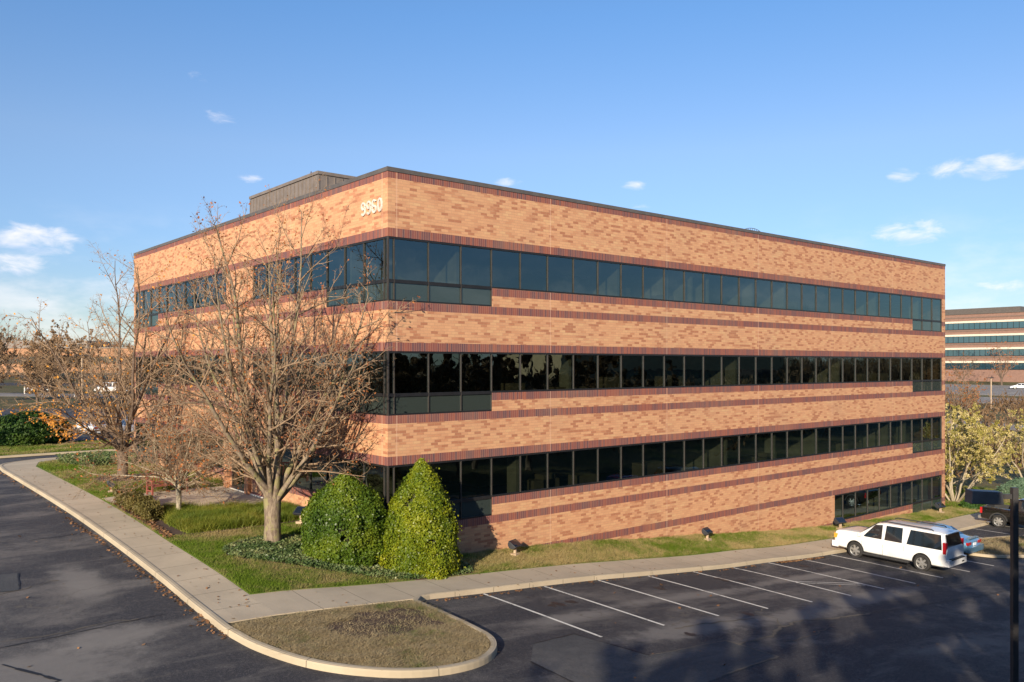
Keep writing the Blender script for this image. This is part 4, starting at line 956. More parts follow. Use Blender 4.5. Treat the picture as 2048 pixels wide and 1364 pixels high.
# ---------------------------------------------------------------- vehicles
def paint(name, col, rough=.25, metal=0, coat=1.0):
    m, t = newmat(name)
    nz = t.noise(objcoord(t), 2.5, 4)
    c = t.mix(t.sstep(nz, .45, .8), col, tuple(x*.88 for x in col))
    b = t.new('ShaderNodeBsdfPrincipled', inp={'Base Color': c, 'Roughness': rough, 'Metallic': metal, 'Coat Weight': coat, 'Coat Roughness': .04}); t.out(b.outputs[0]); return m
V_ = dict(white=paint('white_car_paint', (.74,.74,.72)), black=paint('black_car_paint', (.004,.004,.004)), blue=paint('light_blue_car_paint', (.16,.34,.50), .3, .5),
    red=paint('red_car_paint', (.45,.012,.012)), silver=paint('silver_car_paint', (.45,.46,.48), .3, .6), darkred=paint('dark_car_paint', (.05,.03,.04)))
M['cglass'] = paint('car_glass', (.010,.013,.016), .05, 0, 1); M['tyre'] = pbr('tyre_rubber', (.022,.021,.020), .85); M['rim'] = pbr('alloy_rim', (.50,.49,.46), .35, .7)
M['plastic'] = pbr('black_trim', (.03,.03,.03), .6); M['redlamp'] = paint('red_lamp', (.42,.008,.012), .2); M['amber'] = paint('amber_lamp', (.75,.32,.03), .2); M['plate'] = pbr('number_plate', (.72,.74,.76), .5); M['chrome'] = pbr('chrome_trim', (.6,.6,.6), .2, .9)
def wheel(parent, x, y, r, w, side, spokes=6):
    """wheel with its axle along y, outer face on the given side (+1/-1)"""
    m = MB(); n = 36; prof = [(.62,-.5),(.90,-.5),(.97,-.42),(1,-.25),(1,.25),(.97,.42),(.90,.5),(.70,.5),(.66,.42)]
    for k in range(n):
        a0, a1 = 2*math.pi*k/n, 2*math.pi*(k+1)/n
        for (r0,w0),(r1,w1) in zip(prof, prof[1:]):
            m.quad([(x+r*r0*math.cos(a0), y+side*w*w0, r+r*r0*math.sin(a0)), (x+r*r0*math.cos(a1), y+side*w*w0, r+r*r0*math.sin(a1)), (x+r*r1*math.cos(a1), y+side*w*w1, r+r*r1*math.sin(a1)), (x+r*r1*math.cos(a0), y+side*w*w1, r+r*r1*math.sin(a0))])
    wh = m.build('wheel', M['tyre'], parent, smooth=True, merge=True)
    m = MB(); yo = y+side*w*.40; yi = y+side*w*.18
    def ring(r0, y0, r1, y1, n=36):
        for k in range(n):
            a0, a1 = 2*math.pi*k/n, 2*math.pi*(k+1)/n
            m.quad([(x+r0*math.cos(a0),y0,r+r0*math.sin(a0)),(x+r0*math.cos(a1),y0,r+r0*math.sin(a1)),(x+r1*math.cos(a1),y1,r+r1*math.sin(a1)),(x+r1*math.cos(a0),y1,r+r1*math.sin(a0))])
    R1 = r*.66; ring(R1, y+side*w*.47, R1*.93, yo); ring(R1*.93, yo, R1*.9, yi); ring(R1*.2, yo, .001, yo+side*.01)
    for k in range(spokes):
        a = 2*math.pi*(k+.25)/spokes; c, s = math.cos(a), math.sin(a); wd0, wd1 = R1*.20, R1*.15
        def P(rr, ww, yy): return (x+c*rr-s*ww, yy, r+s*rr+c*ww)
        m.quad([P(R1*.1,-wd0,yo+side*.005),P(R1*.94,-wd1,yo-side*.008),P(R1*.94,wd1,yo-side*.008),P(R1*.1,wd0,yo+side*.005)])
        for sg in (-1,1): m.quad([P(R1*.1,sg*wd0,yo+side*.005),P(R1*.94,sg*wd1,yo-side*.008),P(R1*.94,sg*wd1,yi),P(R1*.1,sg*wd0,yi)])
    m.build('rim', M['rim'], wh)
    m = MB(); ring(R1*.91, yi-side*.01, .001, yi-side*.01); m.build('brake_disc', M['plastic'], wh)
def vehicle(name, label, cat, loc, rz, mat, S, wheels, R_w, width, wins, wshield=None, rglass=None, group=None, extra=None, bedbox=None, spokes=6, roofpaint=None, flare=0):
    """S: stations (x, zbottom, zbelt, ztop, wbelt, wtop), rear to front, vehicle faces +x"""
    root = thing(name, label, cat, loc, rz, group); hw = width/2
    def ring(s):
        x, zb, zl, zt, w, wt = s; zm = zb+(zl-zb)*.45
        half = [(0,zb),(w*.86,zb),(w*.975,zb+.07),(w*1.0,zm),(w*.985,zl-.05),(w*.955,zl),(wt+.012,zt-.075 if zt-zl > .2 else zt-.03),(wt*.93,zt-.02 if zt-zl > .2 else zt-.005),(wt*.6,zt+.012),(0,zt+.02)]
        return [(x,y,z) for y,z in half]+[(x,-y,z) for y,z in half[-2:0:-1]]
    bm = bmesh.new(); rings = [[bm.verts.new(p) for p in ring(s)] for s in S]; n = len(rings[0])
    for a, b in zip(rings, rings[1:]):
        for k in range(n): bm.faces.new((a[k], a[(k+1)%n], b[(k+1)%n], b[k]))
    bm.faces.new(rings[0][::-1]); bm.faces.new(rings[-1])
    bmesh.ops.recalc_face_normals(bm, faces=bm.faces)
    me = bpy.data.meshes.new('body'); bm.to_mesh(me); bm.free(); body = link('body', me, [mat, M['plastic']], root)
    cut = bmesh.new()
    for wx in wheels:
        for sg in (-1, 1):
            r_ = bmesh.ops.create_cone(cut, cap_ends=True, segments=40, radius1=R_w*1.17, radius2=R_w*1.17, depth=.42, matrix=Matrix.Translation((wx, sg*(hw-.12), R_w*1.03)) @ Matrix.Rotation(math.pi/2, 4, 'X'))
    cme = bpy.data.meshes.new('c'); cut.to_mesh(cme); cut.free(); cme.materials.append(mat); cme.materials.append(M['plastic'])
    cme.polygons.foreach_set('material_index', [1]*len(cme.polygons)); co_ = bpy.data.objects.new('cut', cme); COL.objects.link(co_)
    mods = [co_]
    bv = body.modifiers.new('bev', 'BEVEL'); bv.width = .035; bv.segments = 3; bv.limit_method = 'ANGLE'; bv.angle_limit = R(28)
    if bedbox:
        m = MB(); m.box(*bedbox); b2 = m.build('cut2', M['plastic'], merge=True); mods.append(b2)
    for q in mods:
        q.parent = None; md = body.modifiers.new('b', 'BOOLEAN'); md.object = q; md.operation = 'DIFFERENCE'; md.solver = 'EXACT'
    root_loc = root.location.copy(), root.rotation_euler.copy(); root.location = (0,0,0); root.rotation_euler = (0,0,0); bpy.context.view_layer.update()
    nm = bpy.data.meshes.new_from_object(body.evaluated_get(bpy.context.evaluated_depsgraph_get()))
    body.modifiers.clear(); body.data = nm
    for q in mods: bpy.data.objects.remove(q)
    root.location, root.rotation_euler = root_loc
    nm.polygons.foreach_set('use_smooth', [True]*len(nm.polygons)); 
    try: nm.set_sharp_from_angle(angle=R(32))
    except Exception: pass
    def at(x):
        for a, b in zip(S, S[1:]):
            if a[0] <= x <= b[0]: t_ = (x-a[0])/(b[0]-a[0]+1e-9); return [a[i]+(b[i]-a[i])*t_ for i in range(6)]
        return S[-1] if x > S[-1][0] else S[0]
    def sidept(x, z, off=.008):
        s = at(x); zl, zt, w, wt = s[2], s[3], s[4], s[5]
        z1 = zt-.075 if zt-zl > .2 else zt-.03
        if z >= zl: f = (z-zl)/(z1-zl); y = w*.955+(wt+.012-w*.955)*f
        else:
            zm = s[1]+(zl-s[1])*.45
            y = w*.985+(w*.955-w*.985)*((z-zl+.05)/.05) if z > zl-.05 else w*1.0+(w*.985-w)*((z-zm)/(zl-.05-zm)) if z > zm else w*.975+(w-w*.975)*max(0,(z-s[1]-.07)/(zm-s[1]-.07))
        return y+off
    def sidepatch(nm_, pts, mt, off=.008, parent=root, sides=(1,-1), nsub=5):
        for sg in sides:
            m = MB(); (x0,z0),(x1,z1),(x2,z2),(x3,z3) = pts   # bottom rear, bottom front, top front, top rear
            for i in range(nsub):
                for j in range(3):
                    q = []
                    for u, v in ((i,j),(i+1,j),(i+1,j+1),(i,j+1)):
                        u /= nsub; v /= 3; xb = x0+(x1-x0)*u; zb = z0+(z1-z0)*u; xt = x3+(x2-x3)*u; zt = z3+(z2-z3)*u; x = xb+(xt-xb)*v; z = zb+(zt-zb)*v
                        q.append((x, sg*sidept(x,z,off), z))
                    m.quad(q if sg < 0 else q[::-1])
            m.build(nm_, mt, parent, merge=False)
    for wn in wins: sidepatch('side_window', wn, M['cglass'])
    def screen(nm_, xa, za, xb, zb, wa, wb):   # sloping glass between two lines across the car
        m = MB(); d = Vector((xb-xa, 0, zb-za)); nrm = Vector((-d.z, 0, d.x)).normalized(); nrm = nrm if nrm.z > 0 else -nrm
        o = nrm*.014; K = 6
        for i in range(K):
            u0, u1 = -1+2*i/K, -1+2*(i+1)/K; bow = lambda u: .0
            m.quad([(xa+o.x,wa*u0,za+o.z),(xa+o.x,wa*u1,za+o.z),(xb+o.x,wb*u1,zb+o.z),(xb+o.x,wb*u0,zb+o.z)])
        m.build(nm_, M['cglass'], root, merge=True)
    if wshield: screen('windscreen', *wshield)
    if rglass: screen('rear_window', *rglass)
    for wx in wheels:
        for sg in (-1,1): wheel(root, wx, sg*(hw-.135), R_w, .25, sg, spokes)
    if extra: extra(root, sidepatch, sidept, S)
    return root
def mirrors(root, x, z, y, mat):
    for sg in (-1,1):
        m = MB(); m.box((x-.07, sg*y if sg > 0 else sg*(y+.2), z), (x+.05, sg*(y+.2) if sg > 0 else sg*y, z+.19)); m.build('mirror', mat, root, bevel=.03)
# white full-size SUV, nose to the building
def suv_extra(root, sp, sidept, S):
    for sg in (1,-1):
        m = MB(); yb = .84
        m.box((-2.80, sg*.80 if sg > 0 else sg*.985, 1.00), (-2.66, sg*.985 if sg > 0 else sg*.80, 1.52)); m.build('tail_lamp', M['redlamp'], root, bevel=.02)
        m = MB(); m.box((2.60, sg*.70 if sg > 0 else sg*.955, .84), (2.85, sg*.955 if sg > 0 else sg*.70, 1.06)); m.build('head_lamp', M['amber'], root, bevel=.03)
        m = MB(); m.tube([(-2.1,sg*.70,1.93),(-2.0,sg*.70,1.985),(.3,sg*.70,2.0),(.45,sg*.70,1.945)], .024, 6, cap=True); m.build('roof_rail', M['plastic'], root)
        m = MB(); m.box((-1.1,sg*.93 if sg > 0 else sg*1.07,.30),(1.25,sg*1.07 if sg > 0 else sg*.93,.37)); m.build('running_board', M['plastic'], root, bevel=.015)
        for x in (.98,.02):
            m = MB(); y = sidept(x, 1.07, .0); m.box((x-.02,sg*y if sg > 0 else sg*(y+.035),1.05),(x+.16,sg*(y+.035) if sg > 0 else sg*y,1.085)); m.build('door_handle', M['white'] if 0 else V_['white'], root, bevel=.01)
    for xs in ((1.32,.5,1.12),(.24,.42,1.12),(-.80,.8,1.12)):
        sp('door_seam', [(xs[0]-.006,xs[1]),(xs[0]+.006,xs[1]),(xs[0]+.006,xs[2]),(xs[0]-.006,xs[2])], M['plastic'], .004, nsub=1)
    m = MB(); m.box((-2.96,-.96,.44),(-2.70,.96,.74)); m.build('rear_bumper', V_['white'], root, bevel=.05)
    m = MB(); m.box((-2.975,-.72,.70),(-2.74,.72,.755)); m.build('bumper_step', M['plastic'], root, bevel=.015)
    m = MB(); m.box((-2.99,-.62,.52),(-2.955,-.42,.58)); m.build('tow_plate', M['plastic'], root)
    m = MB(); m.box((-2.825,-.17,1.04),(-2.80,.17,1.21)); m.build('number_plate', M['plate'], root)
    m = MB(); m.box((-2.72,-.66,1.84),(-2.58,.66,1.88)); m.build('rear_spoiler', V_['white'], root, bevel=.015)
    m = MB(); m.box((2.70,-.62,.66),(2.88,.62,1.02)); m.build('grille', M['chrome'], root, bevel=.03)
    m = MB(); m.box((2.62,-.95,.40),(2.96,.95,.68)); m.build('front_bumper', V_['white'], root, bevel=.06)
    mirrors(root, 1.42, 1.14, .93, V_['white'])
S_suv = [(-2.83,.46,1.10,1.17,.95,.86),(-2.80,.40,1.14,1.26,.975,.86),(-2.63,.36,1.14,1.86,.985,.79),(-2.45,.36,1.14,1.915,1.0,.79),(-1.2,.36,1.13,1.945,1.0,.785),(.2,.36,1.12,1.94,1.0,.785),(.62,.36,1.12,1.88,1.0,.775),(.95,.36,1.12,1.66,1.0,.79),(1.42,.37,1.12,1.32,.995,.86),(1.58,.37,1.17,1.29,.99,.90),(2.25,.38,1.17,1.28,.985,.90),(2.62,.40,1.15,1.25,.97,.89),(2.78,.44,1.10,1.19,.95,.87),(2.85,.52,1.0,1.08,.90,.82)]
SX = 24.1
def ypitch(x0, y0, x1, y1): return math.atan2(h(x1,y1)-h(x0,y0), math.dist((x0,y0),(x1,y1)))
suv = vehicle('parked_car', 'large white sport utility vehicle parked nose in, near the building\'s far end', 'car', (SX,-6.42,h(SX,-6.42)-.15), R(90), V_['white'], S_suv, (-1.68,1.68), .40, 2.0,
  [[(-2.60,1.15),(-.92,1.15),(-1.06,1.83),(-2.50,1.82)], [(-.70,1.15),(.18,1.15),(.14,1.83),(-.68,1.84)], [(.32,1.15),(1.30,1.15),(.72,1.78),(.33,1.83)]],
  (1.46,1.32,.66,1.87,.80,.70), (-2.795,1.28,-2.645,1.83,.83,.72), extra=suv_extra)
suv.rotation_euler = (0, -ypitch(SX,-8.3,SX,-4.9), R(90)); suv.scale = (.94,.95,.98)
# light blue sedan
def sed_extra(root, sp, sidept, S):
    for sg in (1,-1):
        m = MB(); m.box((-2.30, sg*.42 if sg > 0 else sg*.80, .68), (-2.20, sg*.80 if sg > 0 else sg*.42, .82)); m.build('tail_lamp', M['redlamp'], root, bevel=.03)
        m = MB(); m.box((2.0, sg*.45 if sg > 0 else sg*.78, .55), (2.22, sg*.78 if sg > 0 else sg*.45, .68)); m.build('head_lamp', M['plate'], root, bevel=.03)
    m = MB(); m.box((-2.42,-.80,.32),(-2.18,.80,.60)); m.build('rear_bumper', root_paint[0], root, bevel=.07)
    m = MB(); m.box((2.1,-.80,.28),(2.36,.80,.52)); m.build('front_bumper', root_paint[0], root, bevel=.07)
    m = MB(); m.box((-2.26,-.55,.955),(-2.08,.55,.985)); m.box((-2.2,-.5,.85),(-2.14,-.44,.96)); m.box((-2.2,.44,.85),(-2.14,.5,.96)); m.build('rear_spoiler', root_paint[0], root)
    m = MB(); m.box((-2.315,-.16,.62),(-2.285,.16,.76)); m.build('number_plate', M['plate'], root)
    for xs in ((.95,.4,.84),(-.05,.4,.84)): sp('door_seam', [(xs[0]-.006,xs[1]),(xs[0]+.006,xs[1]),(xs[0]+.006,xs[2]),(xs[0]-.006,xs[2])], M['plastic'], .004, nsub=1)
    mirrors(root, .85, .88, .80, root_paint[0])
S_sed = [(-2.28,.38,.62,.78,.72,.62),(-2.22,.30,.78,.88,.80,.68),(-1.95,.26,.84,.90,.84,.70),(-1.45,.24,.86,.97,.86,.70),(-.95,.24,.86,1.28,.86,.60),(-.55,.24,.86,1.36,.86,.58),(.25,.24,.85,1.36,.86,.58),(.55,.24,.85,1.30,.86,.59),(1.15,.24,.84,.95,.86,.70),(1.35,.24,.82,.88,.86,.70),(1.95,.26,.72,.77,.82,.66),(2.25,.34,.58,.62,.72,.58)]
root_paint = [V_['blue']]
WS = [[(-1.42,.89),(-.12,.88),(-.10,1.27),(-.92,1.24)], [(0,.88),(1.02,.87),(.52,1.24),(0,1.27)]]
sedan = vehicle('parked_car', 'light blue sedan with a small rear spoiler, half hidden behind the white sport utility vehicle', 'car', (29.5,-5.5,h(29.5,-5.5)-.15), R(90), V_['blue'], S_sed, (-1.32,1.32), .31, 1.72, WS, (1.2,.93,.55,1.31,.66,.54), (-1.5,.95,-.92,1.29,.66,.54), extra=sed_extra, spokes=7)
sedan.rotation_euler = (0, -ypitch(29.1,-7.0,29.1,-4.4), R(90))
# black pickup, tail towards the building
def truck_extra(root, sp, sidept, S):
    for sg in (1,-1):
        m = MB(); m.box((-2.93, sg*.80 if sg > 0 else sg*.995, .80), (-2.80, sg*.995 if sg > 0 else sg*.80, 1.16)); m.build('tail_lamp', M['redlamp'], root, bevel=.02)
        m = MB(); m.box((2.66, sg*.68 if sg > 0 else sg*.96, .82), (2.90, sg*.96 if sg > 0 else sg*.68, 1.04)); m.build('head_lamp', M['plate'], root, bevel=.03)
        for wx in (-1.85, 1.82):
            m = MB(); pr = [(wx+.53*math.cos(a), .43+.53*math.sin(a)) for a in np.linspace(R(8), R(172), 16)]; pi_ = [(wx+.46*math.cos(a), .43+.46*math.sin(a)) for a in np.linspace(R(8), R(172), 16)]
            for i in range(15):
                o0, o1, i0, i1 = pr[i], pr[i+1], pi_[i], pi_[i+1]; y0, y1 = sg*.97, sg*1.045
                m.quad([(o0[0],y1,o0[1]),(o1[0],y1,o1[1]),(i1[0],y1,i1[1]),(i0[0],y1,i0[1])]); m.quad([(o0[0],y0,o0[1]),(o1[0],y0,o1[1]),(o1[0],y1,o1[1]),(o0[0],y1,o0[1])])
            m.build('wheel_arch', M['plastic'], root)
    for xs in ((1.15,.5,1.15),(.1,.5,1.15),(-.98,.5,1.12)): sp('door_seam', [(xs[0]-.008,xs[1]),(xs[0]+.008,xs[1]),(xs[0]+.008,xs[2]),(xs[0]-.008,xs[2])], M['plate'] if 0 else M['plastic'], .004, nsub=1)
    m = MB(); m.box((-3.06,-.92,.44),(-2.86,.92,.62)); m.build('rear_bumper', M['chrome'], root, bevel=.03)
    m = MB(); m.box((2.8,-.95,.44),(3.02,.95,.72)); m.build('front_bumper', M['chrome'], root, bevel=.05)
    m = MB(); m.box((2.80,-.6,.74),(2.93,.6,1.08)); m.build('grille', M['chrome'], root, bevel=.02)
    m = MB(); m.tube([(-2.5,-1.02,.30),(-2.3,-1.0,.30)], .035, 8, cap=True); m.build('exhaust_pipe', M['chrome'], root)
    mirrors(root, 1.3, 1.2, .94, M['plastic'])
S_tr = [(-2.90,.48,1.16,1.19,.97,.90),(-2.80,.44,1.19,1.22,.985,.92),(-1.04,.44,1.20,1.23,1.0,.93),(-1.00,.40,1.20,1.24,1.0,.93),(-.92,.40,1.20,1.86,1.0,.74),(-.7,.40,1.20,1.92,1.0,.75),(.45,.40,1.20,1.92,1.0,.75),(.75,.40,1.20,1.82,1.0,.76),(1.35,.40,1.18,1.30,1.0,.86),(1.6,.40,1.15,1.20,1.0,.88),(2.5,.42,1.10,1.15,.98,.88),(2.82,.5,1.0,1.04,.93,.82),(2.9,.56,.9,.93,.86,.76)]
WT = [[(-.86,1.23),(.12,1.22),(.10,1.80),(-.78,1.80)], [(.24,1.22),(1.12,1.22),(.72,1.74),(.24,1.80)]]
PXX, PYY = 42.0, -6.55
truck = vehicle('parked_pickup', 'black pickup truck with its tail towards the building, at the right picture edge', 'pickup truck', (PXX,PYY,h(PXX,PYY)-.15), R(-90), V_['black'], S_tr, (-1.85,1.82), .41, 2.0, WT, (1.38,1.28,.78,1.82,.80,.70), (-.99,1.26,-.91,1.82,.80,.68), extra=truck_extra, bedbox=((-2.74,-.80,.75),(-1.08,.80,1.5)), spokes=7)
truck.rotation_euler = (0, -ypitch(PXX,PYY+2,PXX,PYY-2), R(-90))
red = dup(truck, (28.5,-15.2,h(28.5,-15.2)-.15), R(172), 'red pickup truck standing out on the lot, seen mirrored in the ground floor glass', 1.0, None, {'body': V_['red']})
# cars far away: body, windows and wheels keep their parts
def bgcar(x, y, rz, col, label, src=sedan):
    return dup(src, (x,y,h(x,y)+.0), R(rz), label, 1.0, 'cars far away', {'body': col, 'rear_bumper': col, 'front_bumper': col, 'rear_spoiler': col, 'mirror': col} if src is sedan else {'body': col})
bgcar(15.2,137.5,140,V_['darkred'],'dark car on the far road at the left picture edge')
bgcar(26.2,136.0,-40,V_['white'],'white and blue car on the far road left of the bare trees',suv)
bgcar(31.5,139.5,-40,V_['blue'],'blue car on the far road behind the white one')
bgcar(52,155,-40,V_['white'],'white car farthest back, between the branches of the left tree',suv)
bgcar(3.6,55.2,100,V_['white'],'white car parked in the lot behind the round shrub')
bgcar(6.5,53.8,100,V_['silver'],'silver car parked in the lot behind the round shrub, under the orange leaves')
bgcar(57.5,9.5,200,V_['silver'],'silver car behind the pale multi stemmed tree at the building end')
bgcar(60.2,13.0,200,V_['white'],'white car behind the pale multi stemmed tree, farther back')
bgcar(210,52,120,V_['white'],'white car in the far lot before the banded building')
for i, (x, y, rz, c, s_, lb) in enumerate(((34,-15.5,82,'silver',0,'silver sedan in the lot row opposite the basement windows'),(37.2,-15.8,82,'black',1,'black sport utility vehicle in the lot row opposite the basement windows'),(46,-16.5,80,'white',0,'white sedan in the lot row opposite the building end'))):
    bgcar(x, y, rz, V_[c], lb, suv if s_ else sedan)

# ---------------------------------------------------------------- bench, floodlights, lamp posts
bn = thing('park_bench', 'red stained slatted wooden bench at the back edge of the concrete patio', 'bench', (-2.95,14.45,h(-2.95,14.45)+.05), R(9))
W2 = .82
m = MB(); 
for i in range(4): m.box((-W2,-.36+.12*i,.42),(W2,-.27+.12*i,.445))
m.box((-W2,-.37,.36),(W2,-.34,.42)); m.box((-W2,.07,.36),(W2,.10,.42)); m.build('seat', M['bench'], bn)
m = MB(); m.box((-W2,.12,.88),(W2,.16,.96)); m.box((-W2,.11,.47),(W2,.15,.53))
for i in range(13): x = -W2+.07+i*(2*W2-.14)/12; m.box((x-.022,.12,.53),(x+.022,.145,.88))
m.build('backrest', M['bench'], bn)
for sx in (-1,1):
    m = MB(); m.box((sx*W2-.035,-.40,0),(sx*W2+.035,-.33,.62)); m.build('leg', M['bench'], bn)
    m = MB(); m.box((sx*W2-.035,.10,0),(sx*W2+.035,.17,.98)); m.build('leg', M['bench'], bn)
    m = MB(); m.box((sx*W2-.04,-.44,.62),(sx*W2+.04,.10,.66)); m.build('armrest', M['bench'], bn)
    m = MB(); m.box((sx*W2-.02,-.33,.16),(sx*W2+.02,.10,.21)); m.build('stretcher', M['bench'], bn)
fl = None
def flood(label, x, y, rz, tilt=35, s=1.0):
    global fl
    loc = (x, y, h(x,y)+.02)
    if fl is not None: return dup(fl, loc, R(rz), label, s)
    fl = thing('floodlight', label, 'floodlight', loc, R(rz), 'floodlights aimed at the walls')
    m = MB(); m.box((-.16,-.13,-.1),(.16,.13,.09)); m.build('concrete_base', M['post'], fl, bevel=.02)
    m = MB(); m.box((-.045,-.045,.09),(.045,.045,.30)); m.build('post', M['post'], fl, bevel=.01)
    Mx = Matrix.Translation((0,0,.46)) @ Matrix.Rotation(R(tilt), 4, 'X')
    m = MB(); n = 14; L = .27
    pr = [(-.17,-.02)] + [(-.17*math.cos(a), -.02-.15*math.sin(a)) for a in np.linspace(0.15, math.pi-.15, n)] + [(.17,-.02),(.19,.03),(-.19,.03)]
    A = [tuple(Mx @ Vector((-L,p[0],p[1]))) for p in pr]; Bq = [tuple(Mx @ Vector((L,p[0],p[1]))) for p in pr]
    for i in range(len(pr)): j = (i+1) % len(pr); m.quad([A[i],A[j],Bq[j],Bq[i]])
    m.quad(A[::-1]); m.quad(Bq); m.build('lamp_housing', M['flood'], fl, merge=True, bevel=.008)
    m = MB(); q = [tuple(Mx @ Vector(p)) for p in ((-L+.04,-.15,.036),(L-.04,-.15,.036),(L-.04,.15,.036),(-L+.04,.15,.036))]; m.quad(q); m.build('lamp_lens', M['cglass'], fl)
    return fl
M['flood'] = pbr('floodlight_housing', (.05,.052,.058), .45, .3)
flood('dark floodlight on a small concrete post right of the pointed evergreen shrub', 5.2, -.75, 20)
flood('floodlight lying low in the lawn strip at the middle of the parking side wall', 17.1, -.75, 10)
flood('dark floodlight before the left end of the basement windows, above the white vehicle', 29.0, -.9, -15, 35, 1.15)
flood('dark floodlight below the right end of the basement windows', 41.8, -.9, -10, 35, 1.2)
flood('small dark floodlight at the hedge corner beside the left sidewalk', -4.85, 16.2, 80)
flood('dark floodlight between the lily turf and the rounded evergreen shrub', -.8, 5.05, -60, 35, 1.1)
# lamp post in the right foreground
lp = thing('lamp_post', 'dark square lamp post with a box shaped head in the right foreground', 'lamp post', (6.5,-17.65,h(6.5,-17.65)-.15), math.atan2(-.641,.767))
m = MB(); m.box((-.075,-.075,-.2),(.075,.075,5.62)); m.build('pole', M['pole'], lp, bevel=.008)
m = MB(); m.box((-.55,-.035,5.32),(-.085,.035,5.45)); m.build('arm', M['pole'], lp)
m = MB(); pts = [(-1.30,5.22),(-1.27,5.56),(-.44,5.52),(-.40,5.20)]
for y0, y1 in ((-.20,.20),):
    A = [(x,y0,z) for x,z in pts]; B2 = [(x,y1,z) for x,z in pts]
    for i in range(4): j = (i+1)%4; m.quad([A[i],A[j],B2[j],B2[i]])
    m.quad(A[::-1]); m.quad(B2)
m.build('lamp_head', pbr('lamp_head_metal', (.11,.11,.115), .5, .2), lp, merge=True, bevel=.012)
m = MB(); m.quad([(-1.2,-.16,5.209),(-.46,-.16,5.191),(-.46,.16,5.191),(-1.2,.16,5.209)][::-1]); m.build('lamp_lens', M['cglass'], lp)
m = MB(); m.tube([(-.2,0,-.3),(-.2,0,.0)],.01,4); 
m = MB(); m.box((-.17,-.17,-.1),(.17,.17,.03)); m.build('base_plate', M['pole'], lp, bevel=.01)
lp.scale = (.85,.85,.91)
far_lp = None
def farpole(label, x, y, hh, head=True):
    global far_lp
    if far_lp is not None: return dup(far_lp, (x,y,h(x,y)), 0, label, (1,1,hh/9))
    far_lp = thing('lamp_post', label, 'lamp post', (x,y,h(x,y)), 0, 'lamp posts far away'); far_lp.scale = (1,1,hh/9)
    m = MB(); m.tube([(0,0,-.3),(0,0,9)], .11, 6); m.build('pole', M['post'], far_lp)
    m = MB(); m.box((-.9,-.2,8.85),(.9,.2,9.05)); m.build('lamp_head', M['pole'], far_lp)
farpole('tall lamp post among the far trees at the left', 17.0, 118, 7.2)
farpole('shorter lamp post on the far road at the left', 25.6, 131, 6.6)
farpole('lamp post in front of the distant banded building on the right', 176, 63.5, 13.5)
farpole('lamp post on the bank below the far parking lots on the right', 160, 40, 6.0)
# guard posts by the far road at the left
for i in range(4):
    b = thing('guard_post', 'short pale post on the far left road verge, %s' % ['outermost','second from the picture edge','third from the picture edge','nearest to the bare trees'][i], 'post', (11.5+3.2*i,131.5-2.4*i,h(11.5+3.2*i,131.5-2.4*i)), 0, 'guard posts by the far road')
    m = MB(); m.tube([(0,0,-.3),(0,0,1.3)], .12, 8, cap=True); m.build('shaft', M['white'], b, smooth=False)
    m = MB(); m.tube([(0,0,1.1),(0,0,1.32)], .135, 8, cap=True); m.build('reflector_band', M['rust'] if 0 else M['post'], b)

# ---------------------------------------------------------------- distant buildings
M['fbrick'] = pbr('far_brick', (.235,.135,.10), .85); M['fbrick2'] = pbr('far_brick_dark', (.17,.115,.09), .85); M['cream'] = pbr('cream_ledge', (.62,.56,.44), .7)
M['fglass'] = glass_material('far_glass', (.02,.05,.07), 2.6, False, .003)
M['dglass'] = glass_material('dark_glass', (.02,.022,.025), 1.5, False, .003)
fb = thing('banded_office_building', 'distant brown office building with cream bands, beyond the right end of the brick building', 'office building', (248.5, 84, h(248.5,84)), 0)
z0 = -h(248.5,84); Y0, Y1 = -62, 34      # local y range, face at x=0 looking to -X
par = 14.9 + z0
m = MB(); m.box((0,Y0,-3),(40,Y1,par)); m.build('wall', M['fbrick'], fb)
ctr = lambda zz: zz + z0
for k in range(4):
    zc = 12.6 - 3.95*k                     # height of the cream ledge above eye level
    m = MB(); m.box((-.45,Y0-.4,ctr(zc-.28)),(.0,Y1,ctr(zc+.28))); m.build('ledge', M['cream'], fb)
    m = MB(); m.box((-.12,Y0-.1,ctr(zc+1.15)),(.0,Y1,ctr(zc+1.5))); m.build('dark_course', M['fbrick2'], fb)
    for (a, b2, lo_) in ((-21.5,Y1-1,1.85),(-28.5,-24.5,2.5)):
        w_ = MB(); w_.box((-.06,a,ctr(zc-.28-lo_)),(.0,b2,ctr(zc-.29))); fw = w_.build('window', M['fglass'], fb)
        q = MB(); yy = a
        while yy < b2: q.box((-.12,yy-.05,ctr(zc-.28-lo_)),(-.06,yy+.05,ctr(zc-.3))); yy += 1.5
        q.box((-.13,a,ctr(zc-.40-lo_)),(-.0,b2,ctr(zc-.28-lo_)))
        q.build('frame', M['frame'], fw)
m = MB(); m.box((8,-16,par),(36,Y1-2,par+2.2)); m.build('rooftop_enclosure', M['coping'], fb)
m = MB(); m.box((-.2,Y0-.2,par+.002),(.5,Y1,par+.35)); m.build('coping', M['coping'], fb)
lb = thing('low_brick_building', 'long low orange brick building on the far left behind the trees', 'building', (28.0,182.0,h(28,182)), math.atan2(-.641,.767))
zb = -h(28,182); 
m = MB(); m.box((-42,0,-3),(48,30,zb+3.6)); m.build('wall', pbr('far_orange_brick', (.36,.19,.10), .85), lb)
for z_ in (1.05,-2.6):
    w_ = MB(); w_.box((-41,-.06,zb+z_-.75),(47,0,zb+z_+.75)); fw = w_.build('window', M['dglass'], lb)
    q = MB(); x = -41
    while x < 47: q.box((x-.06,-.12,zb+z_-.75),(x+.06,-.06,zb+z_+.75)); x += 1.5
    q.box((-41,-.12,zb+z_-.85),(47,-.0,zb+z_-.75)); q.build('frame', M['frame'], fw)
